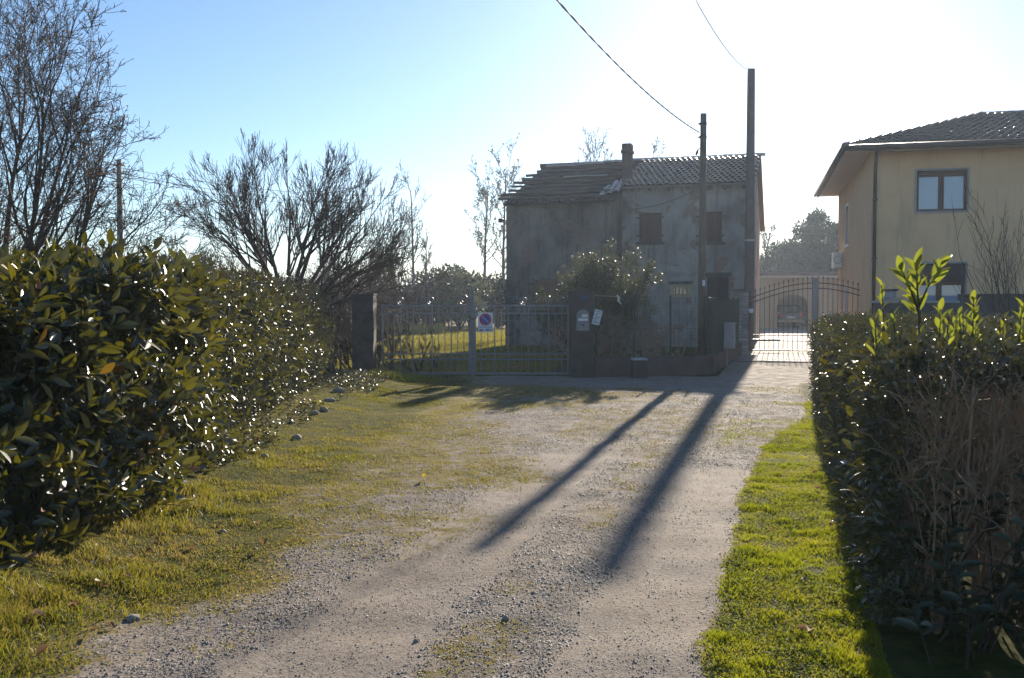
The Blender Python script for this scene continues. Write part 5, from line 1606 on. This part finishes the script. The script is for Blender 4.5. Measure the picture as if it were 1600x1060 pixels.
# bare interior: upright trunks and a mass of cut twigs at the near end
for i in range(44):
    yy = YN + .05 + r.exponential(.45); xx = hx(yy) + .26 + r.uniform(0, 1.4)
    b_ = np.array([xx, yy, -.03]) - RHO
    lean = r.normal(size=2) * .10
    pts = [b_]
    for k in range(5): pts.append(b_ + np.array([lean[0] * (k + 1) / 2 + r.normal() * .018, lean[1] * (k + 1) / 2 + r.normal() * .018, .25 * (k + 1)]))
    rad = r.uniform(.011, .025)
    MB().tube([tuple(p) for p in pts], [rad * (1 - .12 * k) for k in range(6)], 7).build('trunk', CUTTWIG, rh, True)
RMIN = .0024
out = []
PT = [dict(wig=.12, up=.03, kids=5, seg=5), dict(len=.55, rad=.6, ang=.6, wig=.15, up=.03, kids=2, seg=4), dict(len=.55, rad=.7, ang=.7, wig=.18, up=.0, kids=0, seg=3)]
for i in range(360):
    yy = YN - .05 + r.exponential(.32); xx = hx(yy) + .20 + r.uniform(0, 1.4); zz = r.uniform(.15, .85)
    grow(r, np.array([xx, yy, zz]) - RHO, (r.normal() * .35, -.25 + r.normal() * .35, .85), r.uniform(.30, .65), r.uniform(.005, .011), 0, PT, out)
out = [(l, p, q) for l, p, q in out if max(pp[2] for pp in p) < 1.44]
mb = MB()
for l, p, q in out: mb.tube([tuple(z) for z in p], q, 4 if l == 0 else 3, False)
mb.build('cut_twig', CUTTWIG, rh, kind='stuff')
# tall young laurel shoots standing above the top; leaves one by one
rs = np.random.default_rng(8)
def tall_shoot(u, vb, vt, D, nl, ll, key, fork=()):
    a = np.array(at(u, vb, D)); b = np.array(at(u + rs.uniform(-4, 4), vt, D))
    a0 = a.copy(); a0[2] = min(a0[2], 1.2)
    axes = [(a0, b)] + [(a * (1 - f) + b * f, np.array(at(uu, vv, D + rs.uniform(-.1, .1)))) for f, uu, vv in fork]
    for p, q in axes:
        MB().tube([tuple(p - RHO), tuple((p + q) / 2 - RHO + rs.normal(size=3) * .008), tuple(q - RHO)], [.006, .0045, .003], 5).build('shoot_stem', TWIG, rh, True)
    for p, q in axes[(1 if fork else 0):] if fork else axes:
        L_ = np.linalg.norm(q - p); n = nl
        pos, dd, up = [], [], []
        ax = (q - p) / L_
        e1 = np.cross(ax, [.3, .9, .1]); e1 /= np.linalg.norm(e1); e2 = np.cross(ax, e1)
        for k in range(n):
            f = .35 + .65 * (k + .5) / n; an = k * 2.4 + rs.uniform(-.3, .3)
            rad = e1 * math.cos(an) + e2 * math.sin(an)
            pos.append(p + (q - p) * f); dd.append(rad * (.75 - .35 * f) + ax * (.7 + .3 * f)); up.append(-rad * .6 + ax * .8 + rs.normal(size=3) * .15)
        pos = np.array(pos) - RHO; Ls = ll * rs.uniform(.75, 1.1, n)
        leaf_objects('leaf', pos, np.array(dd), np.array(up), Ls, Ls * rs.uniform(.36, .46, n), np.clip(rs.uniform(.35, 1.0, n), 0, 1), SHOOT, rh, 'shoot')
tall_shoot(1437, 520, 470, 4.9, 8, .115, 0, ((.6, 1408, 420), (.75, 1432, 418), (.8, 1470, 412), (.3, 1430, 470)))
tall_shoot(1377, 505, 445, 6.2, 9, .085, 1)
tall_shoot(1524, 540, 468, 5.2, 12, .085, 2)
tall_shoot(1473, 530, 482, 5.4, 7, .095, 3)
tall_shoot(1497, 530, 490, 5.6, 8, .08, 4)
tall_shoot(1596, 520, 478, 5.2, 9, .09, 5)
for k in range(16):
    tall_shoot(rs.uniform(1350, 1600), 560, rs.uniform(488, 525), rs.uniform(4.8, 6.4), 5, rs.uniform(.06, .085), 6 + k)
# dark laurel suckers at the foot of the cut end
for k in range(26):
    D = rs.uniform(4.05, 4.6); u = rs.uniform(1440, 1620)
    b_ = np.array([xat(u, D), D, rs.uniform(.02, .55) * (1 if k % 3 else 1.4)])
    n = 6; ax = np.array([rs.normal() * .3, -.3, .9]); ax /= np.linalg.norm(ax)
    pos, dd, up = [], [], []
    for q in range(n):
        an = q * 2.4 + rs.uniform(0, .5); rad = np.array([math.cos(an), math.sin(an), .1])
        pos.append(b_ + ax * .03 * q - RHO); dd.append(rad * .9 + ax * .35); up.append(ax + rs.normal(size=3) * .2)
    Ls = rs.uniform(.08, .125, n)
    leaf_objects('leaf', np.array(pos), np.array(dd), np.array(up), Ls, Ls * .38, rs.uniform(0, .5, n), LAUREL, rh, 'laurel')
    MB().tube([tuple(b_ - RHO - ax * max(b_[2], .05)), tuple(b_ - RHO + ax * .18)], [.006, .003], 5).build('shoot_stem', TWIG, rh)

# ------------------------------------------------------------------ ivy ground cover, grass, gravel
def on_ground(x, y): return height(x, y)
r = np.random.default_rng(201)
n = 5200
y = r.uniform(8.6, 20.6, n); x = np.interp(y, [8.6, 11, 20.6], [-2.75, -3.1, -3.2]) + r.uniform(-.7, .75, n) * np.interp(y, [8.6, 12, 20], [.55, 1, 1])
m_ = fbm(x * 1.3, y * .9, 55) > .42
x, y = x[m_], y[m_]; n = len(x)
P = np.stack([x, y, height(x, y) + r.uniform(.01, .10, n)], 1)
me = leaves_mesh('ivy_ground_cover', P, np.stack([r.normal(size=n), r.normal(size=n), r.uniform(-.1, .5, n)], 1), np.array([0, 0, 1.]) + r.normal(size=(n, 3)) * .5, r.uniform(.035, .06, n), r.uniform(.03, .05, n), r.uniform(0, 1, n), T_SMALL, PRIVET)
o = link('ivy_ground_cover', me, None, kind='stuff'); tag(o, 'low ivy ground cover along the foot of the left hedge', 'ground cover')

def grass_mesh(name, x, y, h, w, tint, r, lean=.45, mat=None):
    n = len(x); z = height(x, y)
    a = r.uniform(0, 6.28, n); la = r.uniform(0, 6.28, n); l = h * lean * r.uniform(.2, 1.3, n)
    side = np.stack([np.cos(a), np.sin(a), np.zeros(n)], 1) * (w / 2)[:, None]
    b = np.stack([x, y, z - .004], 1)
    ld = np.stack([np.cos(la), np.sin(la), np.zeros(n)], 1)
    m_ = b + ld * (l * .35)[:, None] + np.array([0, 0, 1.]) * (h * .6)[:, None]
    t = b + ld * l[:, None] + np.array([0, 0, 1.]) * (h * .95)[:, None]
    V = np.stack([b - side, b + side, m_ + side * .75, m_ - side * .75, t], 1).reshape(-1, 3)
    k = np.arange(n)[:, None] * 5
    Fc = np.concatenate([k + np.array([[0, 1, 2]]), k + np.array([[0, 2, 3]]), k + np.array([[3, 2, 4]])], 0)
    return make_mesh(name, V, Fc, mat or GRASS, False, {'tint': np.repeat(tint, 5)})
def scatter(r, n, x0, x1, y0, y1, near=1.0, dens=None):
    """candidate points, denser towards the camera"""
    u = r.random(n); y = y0 * (y1 / y0) ** (u ** near); x = r.uniform(x0, x1, n)
    return x, y
# left verge
x, y = scatter(r, 300000, -3.9, -.2, 3.6, 20.6, 1.0)
g, tr, _ = zone_masks(x, y)
keep = (r.random(len(x)) < np.clip((g - .42) * 1.9, 0, 1) ** 1.3) & (fbm(x * 4.6, y * 4.6, 71) > r.uniform(.12, .58, len(x)))
x, y, g = x[keep], y[keep], g[keep]
clump = .45 * fbm(x * 1.3, y * 1.3, 61) + .55 * fbm(x * 5.5, y * 5.5, 63)
tall = np.clip((-x - 1.6) / 1.2, 0, 1) * sstep(10.5, 8, y)
h = (.010 + .024 * sstep(.42, .75, clump) + .06 * tall * sstep(.35, .7, clump)) * r.uniform(.5, 1.35, len(x)) * (.6 + .4 * g)
tint = np.clip(.70 - (clump - .5) * 1.5 + r.normal(size=len(x)) * .2 + 1.1 * (fbm(x * 1.1, y * 1.1, 65) - .5), 0, 1)
me = grass_mesh('verge_grass', x, y, h, r.uniform(.0028, .0055, len(x)) * (1 + y * .05), tint, r, .8, VERGE)
o = link('verge_grass', me, None, kind='stuff'); tag(o, 'short yellowish grass on the verge below the left hedge', 'grass')
nL = len(x)
# right strip
t = r.uniform(-.75, .46, 190000); u = r.random(190000); y = 3.6 * (15.6 / 3.6) ** u; x = t + .286 * y
g, tr, _ = zone_masks(x, y)
keep = (r.random(len(x)) < np.clip((g - .35) * 1.6, 0, 1)) & (fbm(x * 4, y * 4, 72) > r.uniform(.12, .55, len(x)))
x, y, g = x[keep], y[keep], g[keep]
clump = .3 * fbm(x * 1.6, y * 1.6, 62) + .7 * fbm(x * 6, y * 6, 64)
h = (.013 + .027 * sstep(.45, .75, clump)) * r.uniform(.5, 1.5, len(x)) * (.5 + .5 * g)
tint = np.clip(.36 - (clump - .5) * 1.0 + .9 * (fbm(x * 2.2, y * 2.2, 68) - .5) + r.normal(size=len(x)) * .18, 0, 1)
me = grass_mesh('strip_grass', x, y, h, r.uniform(.0028, .0055, len(x)) * (1 + y * .05), tint, r, .6)
o = link('strip_grass', me, None, kind='stuff'); tag(o, 'bright green grass strip between the lane and the right hedge', 'grass')
# clover and small weeds among the grass, dead straw lying flat
n = 26000
u = r.random(n); y = 3.7 * (16 / 3.7) ** u; side = r.random(n) < .55
x = np.where(side, r.uniform(-3.3, -1.0, n), r.uniform(-.35, .4, n) + .286 * y)
g, tr, _ = zone_masks(x, y)
keep = (g > .55) & (fbm(x * 2.3, y * 2.3, 78) > .52)
x, y = x[keep], y[keep]; n = len(x)
P = np.stack([x, y, height(x, y) + r.uniform(.006, .03, n)], 1)
me = leaves_mesh('verge_weeds', P, np.stack([r.normal(size=n), r.normal(size=n), r.uniform(-.2, .5, n)], 1), np.array([0, 0, 1.]) + r.normal(size=(n, 3)) * .4, r.uniform(.010, .026, n), r.uniform(.008, .020, n), r.uniform(.0, .7, n), T_SMALL, CLOVER)
o = link('verge_weeds', me, None, kind='stuff'); tag(o, 'small broad-leaved weeds and clover scattered through both verges', 'weeds')
n = 9000
u = r.random(n); y = 3.7 * (14 / 3.7) ** u; side = r.random(n) < .7
x = np.where(side, r.uniform(-3.3, -.9, n), r.uniform(-.35, .42, n) + .286 * y)
g, tr, _ = zone_masks(x, y); keep = g > .5; x, y = x[keep], y[keep]; n = len(x)
me = grass_mesh('dead_straw', x, y, r.uniform(.006, .02, n), r.uniform(.002, .004, n), r.uniform(.88, 1, n), r, 5.0, VERGE)
o = link('dead_straw', me, None, kind='stuff'); tag(o, 'pale dead straw lying flat among the verge grass', 'straw')
# thin moss and creeping grass over the lane itself
n = 190000
y = 4.2 * (20.5 / 4.2) ** r.random(n); x = r.uniform(-5.2, .3, n) + .286 * y
g, tr, _ = zone_masks(x, y)
keep = (g > .28) & (g < .86) & (r.random(n) < np.clip((g - .25) * 1.5, 0, .65)) & (fbm(x * 3.5, y * 3.5, 74) > r.uniform(.38, .62, n)) & (x > -3.2)
x, y = x[keep], y[keep]
me = grass_mesh('lane_moss', x, y, r.uniform(.006, .022, len(x)) * (1 + y * .02), r.uniform(.004, .008, len(x)) * (1 + y * .06), np.clip(.80 + .9 * (fbm(x * .9, y * .9, 67) - .5) + r.normal(size=len(x)) * .14, 0, 1), r, 1.2, VERGE)
o = link('lane_moss', me, None, kind='stuff'); tag(o, 'patchy yellowish moss and creeping grass over the gravel lane', 'moss')
# taller tuft at the foot of the double gate
x = xat(628, 19.9) + r.normal(size=1500) * .33; y = 19.9 + r.normal(size=1500) * .25; m_ = y < 20.75; x, y = x[m_], y[m_]
me = grass_mesh('gate_grass', x, y, r.uniform(.05, .18, len(x)), r.uniform(.006, .010, len(x)), np.clip(r.normal(size=len(x)) * .12 + .3, 0, 1), r, .5)
o = link('gate_grass', me, None, kind='stuff'); tag(o, 'bright green grass tuft at the foot of the double gate', 'grass')
# lawn behind the gate
n = 95000
y = 21.6 * (62 / 21.6) ** r.random(n); x = r.uniform(-14, 5, n) * y / 60 - 1.5 * (1 - y / 60)
keep = x < 1.2 + .29 * (y - 21)
x, y = x[keep], y[keep]
cl_ = fbm(x * .9, y * .9, 66)
me = grass_mesh('lawn_grass', x, y, r.uniform(.03, .09, len(x)) * (.6 + cl_), r.uniform(.010, .018, len(x)) * (y / 26), np.clip(.55 + (cl_ - .5) * 1.0 + r.normal(size=len(x)) * .15, 0, 1), r, .6, VERGE)
o = link('lawn_grass', me, None, kind='stuff'); tag(o, 'sunlit yellow-green lawn behind the double gate', 'grass')
# dry grass tussocks beyond the lawn
n = 9000
y = r.uniform(52, 66, n); x = r.uniform(-.22, -.07, n) * y
me = grass_mesh('dry_grass', x, y, r.uniform(.15, .5, n), r.uniform(.02, .04, n), np.clip(r.uniform(.85, 1.0, n), 0, 1), r, .5)
o = link('dry_grass', me, None, kind='stuff'); tag(o, 'pale dry grass beyond the lawn at left', 'grass')

# gravel: loose pebbles on the lane
GRAV = None
m, nt, b = new_mat('pebble')
ta = N(nt, 'ShaderNodeAttribute', attribute_name='tint')
rp = ramp(nt, [(0, (.10, .092, .085)), (.3, (.21, .19, .17)), (.6, (.30, .265, .225)), (.85, (.40, .355, .30)), (1, (.55, .51, .45))], ta.outputs['Fac'])
nt.links.new(rp.outputs[0], b.inputs['Base Color']); b.inputs['Roughness'].default_value = .7; b.inputs['Specular IOR Level'].default_value = .2
GRAV = m
n = 640000
u = r.random(n); y = 3.6 * (17.0 / 3.6) ** u; t = r.uniform(-4.6, .4, n); x = t + .286 * y
g, tr, _ = zone_masks(x, y)
tr = np.clip(tr + (fbm(x * 3.3, y * 3.3, 83, 4) - .5) * 1.5 * (tr > .02), 0, 1)
patch = fbm(x * 1.6, y * 1.6, 81, 4)
p_ = np.clip(1 - g * 1.15, .02, 1) * np.clip(1 - tr * 1.02, .42, 1) * (.30 + .50 * sstep(.36, .62, patch))
keep = r.random(n) < p_ * .85
x, y = x[keep], y[keep]; n = len(x)
s_ = np.clip(r.lognormal(-5.76, .42, n), .0017, .010) * (1 + .025 * y) * np.where(tr[keep] > .5, .72, 1)
ov = np.array([[1, 0, 0], [0, 1, 0], [-1, 0, 0], [0, -1, 0], [0, 0, .7], [0, 0, -.6]], float)
of = np.array([[0, 1, 4], [1, 2, 4], [2, 3, 4], [3, 0, 4]])
jit = r.uniform(.7, 1.25, (n, 6, 1)); an = r.uniform(0, 6.28, n); ca, sa = np.cos(an)[:, None], np.sin(an)[:, None]
V = ov[None] * jit * s_[:, None, None]
V[:, :, 0] *= r.uniform(.8, 1.4, (n, 1))
Vx = V[:, :, 0] * ca - V[:, :, 1] * sa; Vy = V[:, :, 0] * sa + V[:, :, 1] * ca
V = np.stack([Vx + x[:, None], Vy + y[:, None], V[:, :, 2] + (height(x, y) + s_ * .25)[:, None]], 2)
V[:, :, 2] += r.normal(size=(n, 6)) * s_[:, None] * .15
Fc = of[None] + (np.arange(n) * 6)[:, None, None]
me = make_mesh('lane_gravel', V.reshape(-1, 3), Fc.reshape(-1, 3), GRAV, False, {'tint': np.repeat(np.clip(r.beta(2, 2.2, n), 0, 1), 6)})
o = link('lane_gravel', me, None, kind='stuff'); tag(o, 'loose grey gravel scattered over the lane', 'gravel')
nG = n

# ------------------------------------------------------------------ stones, fallen leaves
def stone(u, v, w, hgt, seed, label, group=None):
    D = 2400 / (v - 475.0); r_ = random.Random(seed)
    x = xat(u, D); z = float(height(x, D))
    mb = MB(); n, m = 9, 5
    for j in range(m + 1):
        ph = math.pi * j / m
        for k in range(n):
            a = 2 * math.pi * k / n
            q = 1 + r_.uniform(-.13, .13)
            mb.v.append((w / 2 * math.sin(ph) * math.cos(a) * q, w * .38 * math.sin(ph) * math.sin(a) * q, hgt * .55 * math.cos(ph) * q))
    for j in range(m):
        for k in range(n): mb.f.append((j * n + k, j * n + (k + 1) % n, (j + 1) * n + (k + 1) % n, (j + 1) * n + k))
    o = mb.build('stone', STONE, None, True); o.location = (x, D, z + hgt * .2); o.rotation_euler = (0, 0, r_.uniform(-1, 1))
    return tag(o, label, 'stone', group)
for k, (u, v, w, hh) in enumerate(((528, 627, .20, .10), (514, 640, .20, .07), (505, 656, .14, .08), (491, 662, .12, .06), (462, 699, .13, .08), (411, 728, .09, .05), (455, 676, .09, .05))):
    stone(u, v, w, hh, k, ['large pale rounded stone, topmost of those by the hedge end', 'long flat pale stone just below the topmost one by the hedge end', 'pale stone in the verge, third down from the hedge end', 'small pale stone touching the third stone of the verge',
                           'pale egg-shaped stone standing alone lower in the verge', 'smallest pale stone nearest the laurel hedge', 'small pale stone between the egg-shaped stone and the pair above it'][k], 'stones in the left verge')
stone(201, 973, .085, .035, 20, 'flat grey stone lying in the near left grass')
stone(648, 861 + 145, .03, .02, 21, 'small white stone on the left wheel track')
stone(790, 972, .035, .03, 22, 'largest dark pebble on the gravel between the wheel tracks')
stone(345, 837, .06, .03, 23, 'grey stone half sunk at the grass edge left of the lane')

def fallen(u, v, L, seed, mat, name, label, group, tintv):
    D = 2400 / (v - 475.0); r_ = np.random.default_rng(seed); x = xat(u, D); z = float(height(x, D))
    tv, tf = leaf_template(4, r_.uniform(.15, .5), r_.uniform(-.5, .2))
    tv = tv * np.array([r_.uniform(.5, .75), 1, 1]) * L
    me = make_mesh(name, tv, tf, mat, True, {'tint': np.full(len(tv), tintv)})
    o = link(name, me); o.location = (x, D, z + .025); o.rotation_euler = (r_.uniform(-.4, .4), r_.uniform(-.5, .5), r_.uniform(0, 6.28))
    return tag(o, label, 'leaf', group)
lst = [(222, 884, .06), (205, 894, .05), (186, 922, .06), (152, 936, .05), (120, 968, .06), (63, 992, .08), (135, 1003, .05), (98, 975, .05), (55, 915, .09), (48, 1050, .06), (240, 872, .05), (290, 870, .06), (348, 828, .05),
       (395, 826, .05), (410, 862, .09), (535, 676, .05), (145, 888, .04), (165, 940, .04), (250, 855, .05), (160, 990, .05), (530, 640, .06), (300, 800, .05), (30, 1010, .05)]
for k, (u, v, L) in enumerate(lst):
    fallen(u, v, L, k, DRYLEAF, 'fallen_leaf', 'dry curled brown leaf lying in the left verge grass', 'fallen leaves in the left verge', (k * .37) % 1)
lst = [(1208, 836, .05), (1262, 920, .05), (1268, 1005, .07), (1280, 745, .06), (1284, 770, .06), (1290, 760, .05), (1300, 830, .05), (1322, 905, .05), (1250, 1000, .05)]
for k, (u, v, L) in enumerate(lst):
    fallen(u, v, L, 60 + k, DRYLEAF, 'fallen_leaf', 'dry brown leaf lying on the grass strip by the right hedge', 'fallen leaves on the right strip', (k * .41) % 1)
fallen(662, 754, .09, 99, YELLEAF, 'fallen_leaf', 'single bright yellow leaf on the lane', None, .5)
hz_m = bpy.data.materials.new('haze_air'); hz_m.use_nodes = True
hn = hz_m.node_tree; hn.nodes.remove(hn.nodes['Principled BSDF'])
pv = hn.nodes.new('ShaderNodeVolumePrincipled')
pv.inputs['Color'].default_value = (.70, .82, 1.0, 1); pv.inputs['Density'].default_value = .0006; pv.inputs['Anisotropy'].default_value = .5
hn.links.new(pv.outputs[0], hn.nodes['Material Output'].inputs['Volume'])
haze = MB().box(-620, 620, -80, 960, -1.5, 17).build('haze', hz_m)
haze['kind'] = 'stuff'; tag(haze, 'thin bluish haze in the air over the whole place', 'haze')
print('tris', sum(sum(len(p.vertices) - 2 for p in m_.polygons) if len(m_.polygons) < 5000 else len(m_.polygons) * (m_.loops and len(m_.loops) // max(len(m_.polygons), 1) - 2) for m_ in bpy.data.meshes), 'blades', nL, 'pebbles', nG)
